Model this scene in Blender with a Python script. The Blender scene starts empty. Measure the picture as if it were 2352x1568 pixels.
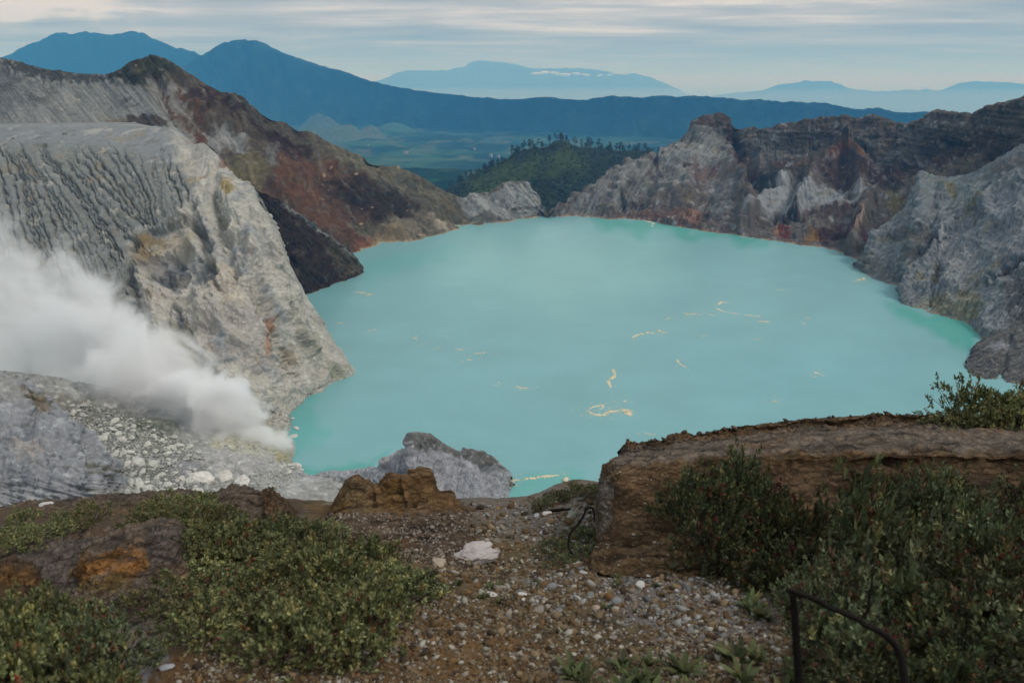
import bpy, math, random
import numpy as np
from mathutils import Vector
SC = bpy.context.scene
COL = bpy.data.collections.new('scene'); SC.collection.children.link(COL)
RNG = np.random.default_rng(7)
random.seed(7)
# ---------------------------------------------------------------- camera model
PITCH = math.radians(19.4); F = 740*2.2969; CX, CY = 1176.0, 783.4; EYE = 220.0
CP, SP = math.cos(PITCH), math.sin(PITCH)
def ray(x, y):
    a = (np.asarray(x, float)-CX)/F; b = (CY-np.asarray(y, float))/F
    return np.stack([a, CP+b*SP, -SP+b*CP], -1)
def at(x, y, d):                       # point seen in direction (x, y) at forward distance d
    r = ray(x, y); return np.array([0, 0, EYE])+r*(np.asarray(d)/r[..., 1])[..., None]
def atz(x, y, z):                      # point seen in direction (x, y) at height z
    r = ray(x, y); return np.array([0, 0, EYE])+r*((np.asarray(z)-EYE)/r[..., 2])[..., None]
def proj(P):
    v = P-np.array([0, 0, EYE]); dz = v[..., 1]*CP-v[..., 2]*SP; up = v[..., 1]*SP+v[..., 2]*CP
    dz = np.maximum(dz, 1e-3)
    return CX+v[..., 0]/dz*F, CY-up/dz*F
def Z(x, y, z): return tuple(atz(x, y, z))
def D(x, y, d): return tuple(at(x, y, d))
# ---------------------------------------------------------------- noise
_p = np.random.default_rng(3).permutation(256).astype(np.int32); _p = np.concatenate([_p, _p, _p])
_g = np.random.default_rng(4).normal(size=(256, 3)); _g /= np.linalg.norm(_g, axis=1)[:, None]; _g = _g.astype(np.float32); _gt = np.ascontiguousarray(_g.T)
def perlin(P):
    P = np.asarray(P); sh = P.shape[:-1]; out = np.empty(int(np.prod(sh)), np.float32); P = P.reshape(-1, 3)
    for a in range(0, len(P), 32768):                       # small blocks stay in the cache
        Q = P[a:a+32768].T; i = np.floor(Q); f = (Q-i).astype(np.float32); i = i.astype(np.int32) & 255
        u, v, w = f*f*f*(f*(f*6-15)+10); x, y, z = f; r = 0
        A = _p[i[0]]+i[1]; B = _p[i[0]+1]+i[1]
        def g(h, X, Y, Zz): q = _gt[:, _p[h]]; return q[0]*X+q[1]*Y+q[2]*Zz
        def lr(t, p, q): return p+t*(q-p)
        AA = _p[A]+i[2]; AB = _p[A+1]+i[2]; BA = _p[B]+i[2]; BB = _p[B+1]+i[2]
        out[a:a+32768] = 1.5*lr(w, lr(v, lr(u, g(AA, x, y, z), g(BA, x-1, y, z)), lr(u, g(AB, x, y-1, z), g(BB, x-1, y-1, z))),
                                lr(v, lr(u, g(AA+1, x, y, z-1), g(BA+1, x-1, y, z-1)), lr(u, g(AB+1, x, y-1, z-1), g(BB+1, x-1, y-1, z-1))))
    return out.reshape(sh)
def fbm(P, oct=5, gain=.5, lac=2.03, ridged=False):
    s = 0; a = 1; t = 0; P = np.asarray(P, float)
    for k in range(oct):
        n = perlin(P+k*17.3)
        if ridged: n = 1-2*np.abs(n)*1.6
        s = s+a*n; t += a; a *= gain; P = P*lac
    return s/t
def sstep(a, b, x):
    t = np.clip((x-a)/(b-a), 0, 1); return t*t*(3-2*t)
# ---------------------------------------------------------------- colours
def lin(c): 
    c = np.asarray(c, float); return np.where(c <= .04045, c/12.92, ((c+.055)/1.055)**2.4)
def H(h, g=1.0):
    return np.clip(lin([int(h[i:i+2], 16)/255 for i in (0, 2, 4)])*g, 0.004, .8)
# ---------------------------------------------------------------- shapes in picture directions
def dline(X, Y, pts):
    best = np.full(X.shape, 1e9)
    for (ax, ay), (bx, by) in zip(pts[:-1], pts[1:]):
        dx, dy = bx-ax, by-ay; t = np.clip(((X-ax)*dx+(Y-ay)*dy)/(dx*dx+dy*dy+1e-9), 0, 1)
        best = np.minimum(best, np.hypot(X-ax-t*dx, Y-ay-t*dy))
    return best
def dpoly(X, Y, pts):                  # signed distance, negative inside
    d = dline(X, Y, list(pts)+[pts[0]]); ins = np.zeros(X.shape, bool); n = len(pts)
    for k in range(n):
        x1, y1 = pts[k]; x2, y2 = pts[(k+1) % n]
        c = ((y1 > Y) != (y2 > Y)) & (X < (x2-x1)*(Y-y1)/((y2-y1) or 1e-9)+x1)
        ins ^= c
    return np.where(ins, -d, d)
def T(ox, oy, s, pts): return [(ox+x*s, oy+y*s) for x, y in pts]
def T3(pts): return T(1562, 229.7, .3359, pts)      # picture crops the lists were read from
def T2(pts): return T(275.6, 275.6, .2519, pts)
def T1(pts): return T(0, 781, .2502, pts)
def T4(pts): return T(0, 1056.6, .3263, pts)
def T5(pts): return T(0, 505.3, .3516, pts)
def T6(pts): return T(643.1, 918.75, .4102, pts)
def T0(pts): return T(0, 0, .3516, pts)
# ---------------------------------------------------------------- objects
def tag(o, label=None, cat=None, group=None, kind=None):
    for k, v in (('label', label), ('category', cat), ('group', group), ('kind', kind)):
        if v: o[k] = v
    return o
def link(o, parent=None):
    COL.objects.link(o)
    if parent: o.parent = parent
    return o
def mesh_obj(name, V, Fc, mat=None, parent=None, col=None, smooth=True, uvgrid=None):
    """Fc: (n,3) or (n,4) int array"""
    me = bpy.data.meshes.new(name); V = np.asarray(V, np.float32); Fc = np.asarray(Fc, np.int32)
    k = Fc.shape[1]
    me.vertices.add(len(V)); me.vertices.foreach_set('co', V.ravel())
    me.loops.add(Fc.size); me.loops.foreach_set('vertex_index', Fc.ravel())
    me.polygons.add(len(Fc)); me.polygons.foreach_set('loop_start', np.arange(0, Fc.size, k, dtype=np.int32))
    me.polygons.foreach_set('loop_total', np.full(len(Fc), k, np.int32))
    me.update(calc_edges=True)
    if smooth: me.polygons.foreach_set('use_smooth', np.ones(len(Fc), bool))
    if col is not None:
        a = me.color_attributes.new('Col', 'FLOAT_COLOR', 'POINT')
        c = np.ones((len(V), 4), np.float32); c[:, :3] = col; a.data.foreach_set('color', c.ravel())
    if mat: me.materials.append(mat)
    me.validate()
    return link(bpy.data.objects.new(name, me), parent)
def grid_faces(n, m, flip=False):
    i = np.arange(n*m).reshape(n, m); a, b, c, d = i[:-1, :-1], i[:-1, 1:], i[1:, 1:], i[1:, :-1]
    f = np.stack([a, b, c, d], -1).reshape(-1, 4); return f[:, ::-1] if flip else f
def catmull(A, t):                      # A (k, ..., 3), t in [0, k-1]
    k = len(A); i = np.clip(np.floor(t).astype(int), 0, k-2); f = (t-i).reshape((-1,)+(1,)*(A.ndim-1))
    p0 = A[np.maximum(i-1, 0)]; p1 = A[i]; p2 = A[i+1]; p3 = A[np.minimum(i+2, k-1)]
    m1 = (p2-p0)*.5; m2 = (p3-p1)*.5; tens = .75
    m1 = m1*tens; m2 = m2*tens
    return (2*f**3-3*f**2+1)*p1+(f**3-2*f**2+f)*m1+(-2*f**3+3*f**2)*p2+(f**3-f**2)*m2
def spaced(A, n, axis):                 # parameter values so that samples are even in picture space
    x, y = proj(A); s = np.hypot(np.diff(x, axis=axis), np.diff(y, axis=axis)).mean(axis=1-axis)
    s = np.maximum(s, s.sum()*.02); c = np.concatenate([[0], np.cumsum(s)]); c /= c[-1]
    return np.interp(np.linspace(0, 1, n), c, np.arange(len(c)))
class Patch:
    """a sheet of terrain through rows of real points (top row first)"""
    def __init__(s, rows, nu, nv, soft=0):
        A = np.array(rows, float)                       # (R, K, 3)
        tv = spaced(A, nv, 0); tu = spaced(A, nu, 1)
        B = catmull(A, tv); B = np.swapaxes(catmull(np.swapaxes(B, 0, 1), tu), 0, 1)
        s.P = B; s.nv, s.nu = nv, nu; s.tv, s.tu = tv, tu
        for _ in range(soft): s.P[1:-1, 1:-1] = (s.P[1:-1, 1:-1]*2+s.P[:-2, 1:-1]+s.P[2:, 1:-1]+s.P[1:-1, :-2]+s.P[1:-1, 2:])/6
        s.X, s.Y = proj(s.P); s.C = None; s.disp = np.zeros((nv, nu))
        s.nrm()
    def nrm(s):
        du = np.gradient(s.P, axis=1); dv = np.gradient(s.P, axis=0); n = np.cross(dv, du)
        n /= np.linalg.norm(n, axis=-1)[..., None]+1e-12
        v = np.array([0, 0, EYE])-s.P
        if (n*v).sum(-1).mean() < 0: n = -n
        s.N = n
    def noise(s, scale, oct=5, ridged=False, st=(1, 1, 1), off=0, gain=.5):
        return fbm(s.P/np.array(scale)/np.array(st)+off, oct, gain, ridged=ridged)
    def warp(s, a, sc, off=0):
        if not hasattr(s, 'W'): s.W = {}
        k = (min((5, 10, 20, 40), key=lambda q: abs(q-sc)), int(off) % 2)
        if k not in s.W:
            Q = np.stack([s.X/k[0], s.Y/k[0], np.full(s.X.shape, k[1]*7.3+.5)], -1); s.W[k] = (fbm(Q, 3)*2, fbm(Q+31.7, 3)*2)
        return s.X+a*s.W[k][0], s.Y+a*s.W[k][1]
    def near(s, pts, r):                  # indices of the vertices close to a list of points
        a = np.array(pts, float); x0, y0 = a.min(0)-r; x1, y1 = a.max(0)+r
        return (s.X > x0) & (s.X < x1) & (s.Y > y0) & (s.Y < y1)
    def bump(s, pts, w, amp, wa=0, wsc=30, p=2):
        X, Y = s.warp(wa, wsc, w) if wa else (s.X, s.Y); b = s.near(pts, w*3+wa*3)
        s.disp[b] += amp*np.exp(-(dline(X[b], Y[b], pts)/w)**p)
    def mound(s, pts, w, amp, wa=0, wsc=30):
        X, Y = s.warp(wa, wsc, w) if wa else (s.X, s.Y)
        s.disp += amp*sstep(w, -w, dpoly(X, Y, pts))
    def apply(s, d=None, dirn=None):
        d = s.disp if d is None else d
        s.P = s.P+(s.N if dirn is None else np.array(dirn))*d[..., None]; s.disp = np.zeros_like(s.disp); s.nrm()
    def base(s, c): s.C = np.tile(np.array(c, float), (s.nv, s.nu, 1))
    def mix(s, m, c): s.C = s.C*(1-m[..., None])+np.array(c)*m[..., None]
    def poly(s, pts, c, soft=8, st=1., wa=10, wsc=25, off=0):
        X, Y = s.warp(wa, wsc, off+len(pts)+pts[0][0]); b = s.near(pts, soft*2+wa*3)
        s.C[b] = s.C[b]+(np.array(c)-s.C[b])*(st*sstep(soft, -soft, dpoly(X[b], Y[b], pts)))[..., None]
    def line(s, pts, w, c, st=1., wa=6, wsc=15):
        X, Y = s.warp(wa, wsc, pts[0][0]); b = s.near(pts, w*3+wa*3)
        s.C[b] = s.C[b]+(np.array(c)-s.C[b])*(st*np.exp(-(dline(X[b], Y[b], pts)/w)**2))[..., None]
    def spots(s, c, sc, lo, hi, st=1., off=0, stretch=(1, 1, 1), oct=5):
        s.mix(st*sstep(lo, hi, s.noise(sc, oct, st=stretch, off=off)), c)
    def vary(s, sc, amt, off=0, oct=6, stretch=(1, 1, 1)):
        n = s.noise(sc, oct, off=off, st=stretch); s.C = s.C*np.exp(n*amt*2)[..., None]
    def shore(s, c, z=2.5, st=.8, sc=12):
        n = s.noise(sc, 3, off=5); s.mix(st*sstep(z*(1+n*2)+.01, 0, s.P[..., 2])*(s.P[..., 2] > -3), c)
    def build(s, name, mat, parent=None, flip=None):
        n, m = s.nv, s.nu; f = grid_faces(n, m)
        a = s.P[0, 0]; q = np.cross(s.P[1, 0]-a, s.P[0, 1]-a)
        return mesh_obj(name, s.P.reshape(-1, 3), grid_faces(n, m, flip=True), mat, parent, None if s.C is None else np.clip(s.C, .003, .85).reshape(-1, 3))
def off(row, v): return [tuple(np.array(p)+np.array(v)) for p in row]
# ---------------------------------------------------------------- materials
def mat(name):
    m = bpy.data.materials.new(name); m.use_nodes = True; nt = m.node_tree; nt.nodes.clear(); return m, nt
def nd(nt, t, **k):
    n = nt.nodes.new(t)
    for a, v in k.items():
        if a.startswith('i_'): n.inputs[a[2:].replace('_', ' ')].default_value = v
        else: setattr(n, a, v)
    return n
def math_(nt, op, a, b=None, clamp=False):
    n = nt.nodes.new('ShaderNodeMath'); n.operation = op; n.use_clamp = clamp
    for i, v in enumerate((a, b)):
        if v is None: continue
        if isinstance(v, (int, float)): n.inputs[i].default_value = v
        else: nt.links.new(v, n.inputs[i])
    return n.outputs[0]
def rock_mat(name, scale, bump=.6, dist=None, var=.5, rough=.95, stretch=(1, 1, 1), spec=.15, crack=0., attr='Col', base=None):
    m, nt = mat(name); L = nt.links.new
    tc = nd(nt, 'ShaderNodeTexCoord'); mp = nd(nt, 'ShaderNodeMapping'); mp.inputs['Scale'].default_value = [1/(scale*q) for q in stretch]
    L(tc.outputs['Object'], mp.inputs['Vector'])
    n1 = nd(nt, 'ShaderNodeTexNoise'); n1.inputs['Scale'].default_value = 1; n1.inputs['Detail'].default_value = 7; n1.inputs['Roughness'].default_value = .65
    n2 = nd(nt, 'ShaderNodeTexNoise'); n2.inputs['Scale'].default_value = 4.3; n2.inputs['Detail'].default_value = 4; n2.inputs['Roughness'].default_value = .7
    L(mp.outputs[0], n1.inputs['Vector']); L(mp.outputs[0], n2.inputs['Vector'])
    if attr:
        ca = nd(nt, 'ShaderNodeAttribute', attribute_name=attr); colr = ca.outputs['Color']
    else:
        rg = nd(nt, 'ShaderNodeRGB'); rg.outputs[0].default_value = (*base, 1); colr = rg.outputs[0]
    s = math_(nt, 'ADD', math_(nt, 'MULTIPLY', n1.outputs[0], .7), math_(nt, 'MULTIPLY', n2.outputs[0], .5))
    f = math_(nt, 'ADD', math_(nt, 'MULTIPLY', math_(nt, 'SUBTRACT', s, .6), var*4.0), 1.0)
    f = math_(nt, 'MAXIMUM', f, .25)
    h = s
    if crack:
        vo = nd(nt, 'ShaderNodeTexVoronoi', feature='DISTANCE_TO_EDGE'); vo.inputs['Scale'].default_value = 1.3
        av = nd(nt, 'ShaderNodeVectorMath', operation='ADD'); L(mp.outputs[0], av.inputs[0]); L(n1.outputs['Color'], av.inputs[1]); L(av.outputs[0], vo.inputs['Vector'])
        h = math_(nt, 'ADD', s, math_(nt, 'MULTIPLY', math_(nt, 'MINIMUM', vo.outputs['Distance'], .12), crack*6))
    mx = nd(nt, 'ShaderNodeVectorMath', operation='SCALE'); L(colr, mx.inputs[0]); L(f, mx.inputs['Scale'])
    b = nd(nt, 'ShaderNodeBump'); b.inputs['Strength'].default_value = bump; b.inputs['Distance'].default_value = dist or scale*.5; L(h, b.inputs['Height'])
    p = nd(nt, 'ShaderNodeBsdfPrincipled'); p.inputs['Roughness'].default_value = rough; p.inputs['Specular IOR Level'].default_value = spec
    L(mx.outputs[0], p.inputs['Base Color']); L(b.outputs[0], p.inputs['Normal'])
    o = nd(nt, 'ShaderNodeOutputMaterial'); L(p.outputs[0], o.inputs[0]); return m
def leaf_mat(name, trans=.25, rough=.6):
    m, nt = mat(name); L = nt.links.new
    ca = nd(nt, 'ShaderNodeAttribute', attribute_name='Col'); oi = nd(nt, 'ShaderNodeObjectInfo')
    hs = nd(nt, 'ShaderNodeHueSaturation'); L(ca.outputs['Color'], hs.inputs['Color'])
    L(math_(nt, 'ADD', math_(nt, 'MULTIPLY', oi.outputs['Random'], .04), .47), hs.inputs['Hue'])
    L(math_(nt, 'ADD', math_(nt, 'MULTIPLY', oi.outputs['Random'], .75), .6), hs.inputs['Value'])
    p = nd(nt, 'ShaderNodeBsdfPrincipled'); p.inputs['Roughness'].default_value = rough; p.inputs['Specular IOR Level'].default_value = .25
    L(hs.outputs[0], p.inputs['Base Color'])
    t = nd(nt, 'ShaderNodeBsdfTranslucent'); L(hs.outputs[0], t.inputs[0])
    ms = nd(nt, 'ShaderNodeMixShader'); ms.inputs[0].default_value = trans; L(p.outputs[0], ms.inputs[1]); L(t.outputs[0], ms.inputs[2])
    o = nd(nt, 'ShaderNodeOutputMaterial'); L(ms.outputs[0], o.inputs[0]); return m
# ---------------------------------------------------------------- camera, light, sky
cam = bpy.data.objects.new('camera', bpy.data.cameras.new('camera')); link(cam); SC.camera = cam
cam.location = (0, 0, EYE); cam.rotation_euler = (math.pi/2-PITCH, 0, 0)
cam.data.sensor_width = 36; cam.data.lens = 740/1024*36; cam.data.clip_start = .05; cam.data.clip_end = 500000
cam.data.dof.use_dof = True; cam.data.dof.focus_distance = 500; cam.data.dof.aperture_fstop = 3.2
SUN_EL, SUN_AZ = math.radians(52), math.radians(100)      # azimuth clockwise from +Y
sd = bpy.data.lights.new('sun', 'SUN'); sd.energy = 1.6; sd.angle = math.radians(16); sd.color = (1, .95, .88)
so = link(bpy.data.objects.new('sun', sd))
sdir = Vector((math.sin(SUN_AZ)*math.cos(SUN_EL), math.cos(SUN_AZ)*math.cos(SUN_EL), math.sin(SUN_EL)))
so.rotation_euler = sdir.to_track_quat('Z', 'Y').to_euler(); so.location = (0, 0, 400)
def world():
    w = bpy.data.worlds.new('World'); SC.world = w; w.use_nodes = True; nt = w.node_tree; nt.nodes.clear(); L = nt.links.new
    sky = nd(nt, 'ShaderNodeTexSky', sky_type='NISHITA'); sky.sun_disc = False; sky.sun_elevation = SUN_EL; sky.sun_rotation = SUN_AZ
    sky.altitude = 2300; sky.dust_density = 2
    tc = nd(nt, 'ShaderNodeTexCoord'); sx = nd(nt, 'ShaderNodeSeparateXYZ'); L(tc.outputs['Generated'], sx.inputs[0])
    z = sx.outputs[2]
    # cloud sheet: direction pushed on to a plane high above, so that bands flatten towards the horizon
    zz = math_(nt, 'ADD', math_(nt, 'MAXIMUM', z, 0.0), .035)
    px = math_(nt, 'DIVIDE', sx.outputs[0], zz); py = math_(nt, 'DIVIDE', sx.outputs[1], zz)
    cv = nd(nt, 'ShaderNodeCombineXYZ'); L(math_(nt, 'MULTIPLY', px, .42), cv.inputs[0]); L(math_(nt, 'MULTIPLY', py, 1.0), cv.inputs[1])
    n1 = nd(nt, 'ShaderNodeTexNoise'); n1.inputs['Scale'].default_value = .75; n1.inputs['Detail'].default_value = 9; n1.inputs['Roughness'].default_value = .58; n1.inputs['Distortion'].default_value = .35
    L(cv.outputs[0], n1.inputs['Vector'])
    cv2 = nd(nt, 'ShaderNodeCombineXYZ'); L(math_(nt, 'MULTIPLY', sx.outputs[0], 2.2), cv2.inputs[0]); L(math_(nt, 'MULTIPLY', z, 30.), cv2.inputs[1])
    n2 = nd(nt, 'ShaderNodeTexNoise'); n2.inputs['Scale'].default_value = 1.6; n2.inputs['Detail'].default_value = 7; n2.inputs['Roughness'].default_value = .6; n2.inputs['Distortion'].default_value = .5
    L(cv2.outputs[0], n2.inputs['Vector'])
    s = math_(nt, 'ADD', math_(nt, 'MULTIPLY', n1.outputs[0], .5), math_(nt, 'MULTIPLY', n2.outputs[0], .5))
    # bright patch where the light comes through
    g1 = math_(nt, 'MULTIPLY', math_(nt, 'SUBTRACT', sx.outputs[0], .12), 3.6); g2 = math_(nt, 'MULTIPLY', math_(nt, 'SUBTRACT', z, .115), 16.)
    g3 = math_(nt, 'EXPONENT', math_(nt, 'MULTIPLY', math_(nt, 'ADD', math_(nt, 'MULTIPLY', g1, g1), math_(nt, 'MULTIPLY', g2, g2)), -1.))
    g = math_(nt, 'MULTIPLY', g3, math_(nt, 'GREATER_THAN', sx.outputs[1], 0.))
    h1 = math_(nt, 'MULTIPLY', math_(nt, 'ADD', sx.outputs[0], .49), 9.); h2 = math_(nt, 'MULTIPLY', math_(nt, 'SUBTRACT', z, .075), 38.)
    h3 = math_(nt, 'MULTIPLY', math_(nt, 'EXPONENT', math_(nt, 'MULTIPLY', math_(nt, 'ADD', math_(nt, 'MULTIPLY', h1, h1), math_(nt, 'MULTIPLY', h2, h2)), -1.)), math_(nt, 'GREATER_THAN', sx.outputs[1], 0.))
    n4 = nd(nt, 'ShaderNodeTexNoise'); n4.inputs['Scale'].default_value = 14; n4.inputs['Detail'].default_value = 6; L(tc.outputs['Generated'], n4.inputs['Vector'])
    s = math_(nt, 'ADD', s, math_(nt, 'MULTIPLY', g, .12)); s = math_(nt, 'ADD', s, math_(nt, 'MULTIPLY', h3, math_(nt, 'MULTIPLY', math_(nt, 'SUBTRACT', n4.outputs[0], .32), .75)))
    s = math_(nt, 'ADD', s, math_(nt, 'MULTIPLY', math_(nt, 'MINIMUM', z, .12), .75))
    rp = nd(nt, 'ShaderNodeValToRGB'); cr = rp.color_ramp
    cr.elements[0].position = .36; cr.elements[0].color = (.24, .33, .42, 1)
    cr.elements[1].position = .71; cr.elements[1].color = (.80, .80, .79, 1)
    e = cr.elements.new(.50); e.color = (.34, .40, .45, 1); e = cr.elements.new(.62); e.color = (.52, .555, .58, 1)
    L(s, rp.inputs[0])
    lo = math_(nt, 'SUBTRACT', 1., math_(nt, 'MULTIPLY', math_(nt, 'MAXIMUM', z, 0.), 13.), True)
    mh = nd(nt, 'ShaderNodeMix', data_type='RGBA', blend_type='MULTIPLY'); L(lo, mh.inputs[0]); L(rp.outputs[0], mh.inputs[6]); mh.inputs[7].default_value = (.62, .84, 1.0, 1)
    # overhead the overcast is brighter than near the horizon
    br = math_(nt, 'ADD', math_(nt, 'MULTIPLY', math_(nt, 'MULTIPLY', math_(nt, 'SUBTRACT', z, .16, True), 1.), OVER), 1.)
    cs = nd(nt, 'ShaderNodeVectorMath', operation='SCALE'); L(mh.outputs[2], cs.inputs[0]); L(math_(nt, 'MULTIPLY', br, 1/.08), cs.inputs['Scale'])
    mx = nd(nt, 'ShaderNodeMix', data_type='RGBA'); mx.inputs[0].default_value = .88
    L(sky.outputs[0], mx.inputs[6]); L(cs.outputs[0], mx.inputs[7])
    bg = nd(nt, 'ShaderNodeBackground'); bg.inputs[1].default_value = .08; L(mx.outputs[2], bg.inputs[0])
    o = nd(nt, 'ShaderNodeOutputWorld'); L(bg.outputs[0], o.inputs[0])
    w.cycles.sampling_method = 'MANUAL'; w.cycles.sample_map_resolution = 1024
OVER = 1.2
world()
SC.view_settings.view_transform = 'Standard'; SC.view_settings.look = 'None'; SC.view_settings.gamma = 1; SC.view_settings.exposure = 0
SC.render.engine = 'CYCLES'; cy = SC.cycles
cy.use_denoising = True; cy.denoiser = 'OPENIMAGEDENOISE'; cy.denoising_input_passes = 'RGB_ALBEDO_NORMAL'; cy.denoising_prefilter = 'ACCURATE'
cy.max_bounces = 8; cy.diffuse_bounces = 2; cy.glossy_bounces = 1; cy.transmission_bounces = 2; cy.volume_bounces = 6; cy.transparent_max_bounces = 8
cy.caustics_reflective = cy.caustics_refractive = False
cy.volume_step_rate = 1.0; cy.volume_max_steps = 256
# ================================================================ the far country
FLOOR = -430.0; LOW = -1300.0
def far_mat(name, scale, bump=.5):
    return rock_mat(name, scale, bump, var=.45, rough=1, spec=0)
# ground: caldera floor, then the lowlands, one sheet to the horizon
def ground():
    rr = np.concatenate([[1], np.geomspace(1500, 14000, 420), np.geomspace(14200, 260000, 60)])
    th = np.linspace(-math.pi, math.pi, 721); th = np.sign(th)*(np.abs(th)/math.pi)**1.8*math.pi
    R, A = np.meshgrid(rr, th, indexing='ij'); X = R*np.sin(A); Y = R*np.cos(A)
    P = np.stack([X, Y, np.zeros_like(X)], -1)
    n = fbm(P/1500., 6); n2 = fbm(P/600.+9, 5, ridged=True)
    z = FLOOR+np.where(R < 14000, n*70+n2*22, 0)*sstep(1500, 3500, R)
    z = z+220*sstep(5600, 3600, R)+ (LOW-FLOOR)*sstep(14000, 24000, R)
    P[..., 2] = z
    m1 = sstep(-.15, .25, fbm(P/900.+3, 6)); m2 = sstep(.05, .2, fbm(P/np.array([420., 900., 400.])+5, 5)); m3 = sstep(.1, .3, fbm(P/350.+15, 5))
    C = np.tile(H('213126'), X.shape+(1,)); 
    for m, c, s in ((m1, H('3f5a3a'), .8), (m2, H('556049'), .45), (m3, H('1c2c22'), .8), (sstep(.2, .32, fbm(P/np.array([250., 500., 300.])+25, 4)), H('66694f'), .4)):
        C = C*(1-m[..., None]*s)+c*m[..., None]*s
    o = mesh_obj('ground', P.reshape(-1, 3), grid_faces(*X.shape, flip=False), far_mat('valley ground', 60), None, C.reshape(-1, 3))
    return tag(o, 'green and brown farmed valley floor below the crater', 'ground', kind='structure')
ground()
def mountain(name, crest, foot, nu, nv, gull, c1, c2, label, depth=2500, foot_z=FLOOR, peakz=0, tex=120, amp=60, jag=0):
    jag *= 1.0
    top = [D(*p) for p in crest]; bot = [Z(x, y, foot_z) for x, y in foot]
    top, bot = np.array(top), np.array(bot); rows = [top]
    rows.insert(0, top+np.array([0, depth, -(top[:, 2].max()-foot_z)*.9]))
    for t in (.33, .66):
        q = top*(1-t)+bot*t; q[:, 2] -= (top[:, 2]-foot_z)*.13*math.sin(math.pi*t); rows.append(q)
    rows.append(bot); rows.append(bot+np.array([0, -200, -60]))
    p = Patch(rows, nu, nv)
    w = sstep(0.9, 1.6, p.tv)[:, None]*sstep(4.3, 3.0, p.tv)[:, None]
    g = fbm(np.stack([p.P[..., 0]/gull, p.P[..., 2]/gull*.35, p.P[..., 1]*0+2.5], -1), 5, ridged=True)
    p.disp = (g*amp)*np.maximum(w, .06)+p.noise(gull*.35, 4)*amp*.25*np.maximum(w, .12)
    p.apply()
    if jag:
        j = fbm(np.stack([p.P[..., 0]/jag, p.P[..., 1]*0, p.P[..., 1]*0+.3], -1), 4)*jag*.34*np.exp(-((p.tv-1)/.25)**2)[:, None]
        p.P[..., 2] += j
    p.base(c1); p.mix(sstep(-.2, .35, p.noise(gull*.8, 5)), c2); p.mix(.5*sstep(.1, .4, p.noise(gull*.3, 5, off=9)), np.array(c1)*.6)
    o = p.build(name, far_mat(name+' forest', tex), None); return tag(o, label, 'mountain', kind='structure'), p
G1, G2 = H('18221c'), H('222e24')
# left twin: broad jagged volcano
mountain('mountain', [(-260, 205, 16500), (-120, 180, 16000), (20, 130, 15600), (60, 111, 15500), (92, 96, 15500), (125, 84, 15500), (150, 75, 15500), (165, 80, 15500), (185, 78, 15500), (205, 74, 15500), (235, 80, 15500), (270, 81, 15600), (290, 80, 15600), (306, 76, 15600), (330, 80, 15600), (350, 90, 15600), (385, 103, 15500), (430, 117, 15300), (480, 132, 15000), (560, 165, 14600), (650, 215, 14300)],
         [(-260, 262), (-120, 262), (20, 262), (60, 262), (92, 262), (125, 262), (150, 262), (165, 262), (185, 262), (205, 262), (235, 262), (270, 262), (290, 262), (306, 262), (330, 262), (350, 262), (385, 262), (430, 262), (480, 262), (560, 262), (650, 262)],
         420, 120, 900, G1, G2, 'broad volcano with a jagged summit at the left horizon', amp=80, jag=220)
# rounded volcano running right into the caldera wall
ridge = [(300, 215, 13200), (380, 172, 13000), (430, 150, 12900), (470, 128, 12800), (495, 111, 12700), (512, 102, 12650), (535, 95, 12600), (560, 92, 12500), (590, 94, 12400), (608, 99, 12400), (645, 118, 12300), (690, 135, 12200), (735, 150, 12000), (790, 168, 11800), (850, 186, 11500), (910, 200, 11200), (960, 209, 11000), (1040, 220, 10700), (1110, 229, 10400), (1180, 232, 10200), (1215, 228, 10000), (1245, 226, 9900), (1290, 230, 9800), (1335, 232, 9700), (1380, 228, 9600), (1410, 223, 9500), (1470, 226, 9400), (1525, 223, 9300), (1560, 224, 9200), (1600, 224, 9200), (1660, 228, 9100), (1730, 233, 9000), (1800, 236, 8900), (1880, 243, 8800), (1960, 252, 8700), (2060, 260, 8600), (2150, 268, 8500), (2300, 290, 8400), (2500, 310, 8300)]
foot = [(300, 284), (380, 284), (430, 284), (470, 284), (495, 285), (512, 285), (535, 286), (560, 286), (590, 287), (608, 287), (645, 288), (690, 289), (735, 290), (790, 291), (850, 292), (910, 293), (960, 294), (1040, 296), (1110, 299), (1180, 302), (1215, 304), (1245, 305), (1290, 308), (1335, 310), (1380, 312), (1410, 314), (1470, 316), (1525, 318), (1560, 320), (1600, 321), (1660, 323), (1730, 325), (1800, 327), (1880, 330), (1960, 333), (2060, 337), (2150, 340), (2300, 345), (2500, 350)]
mountain('mountain', ridge, foot, 900, 170, 420, H('0f1915'), H('2b3a2c'), 'dark forested round volcano whose flank runs on as the long caldera ridge', amp=85, jag=70, tex=70)
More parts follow.
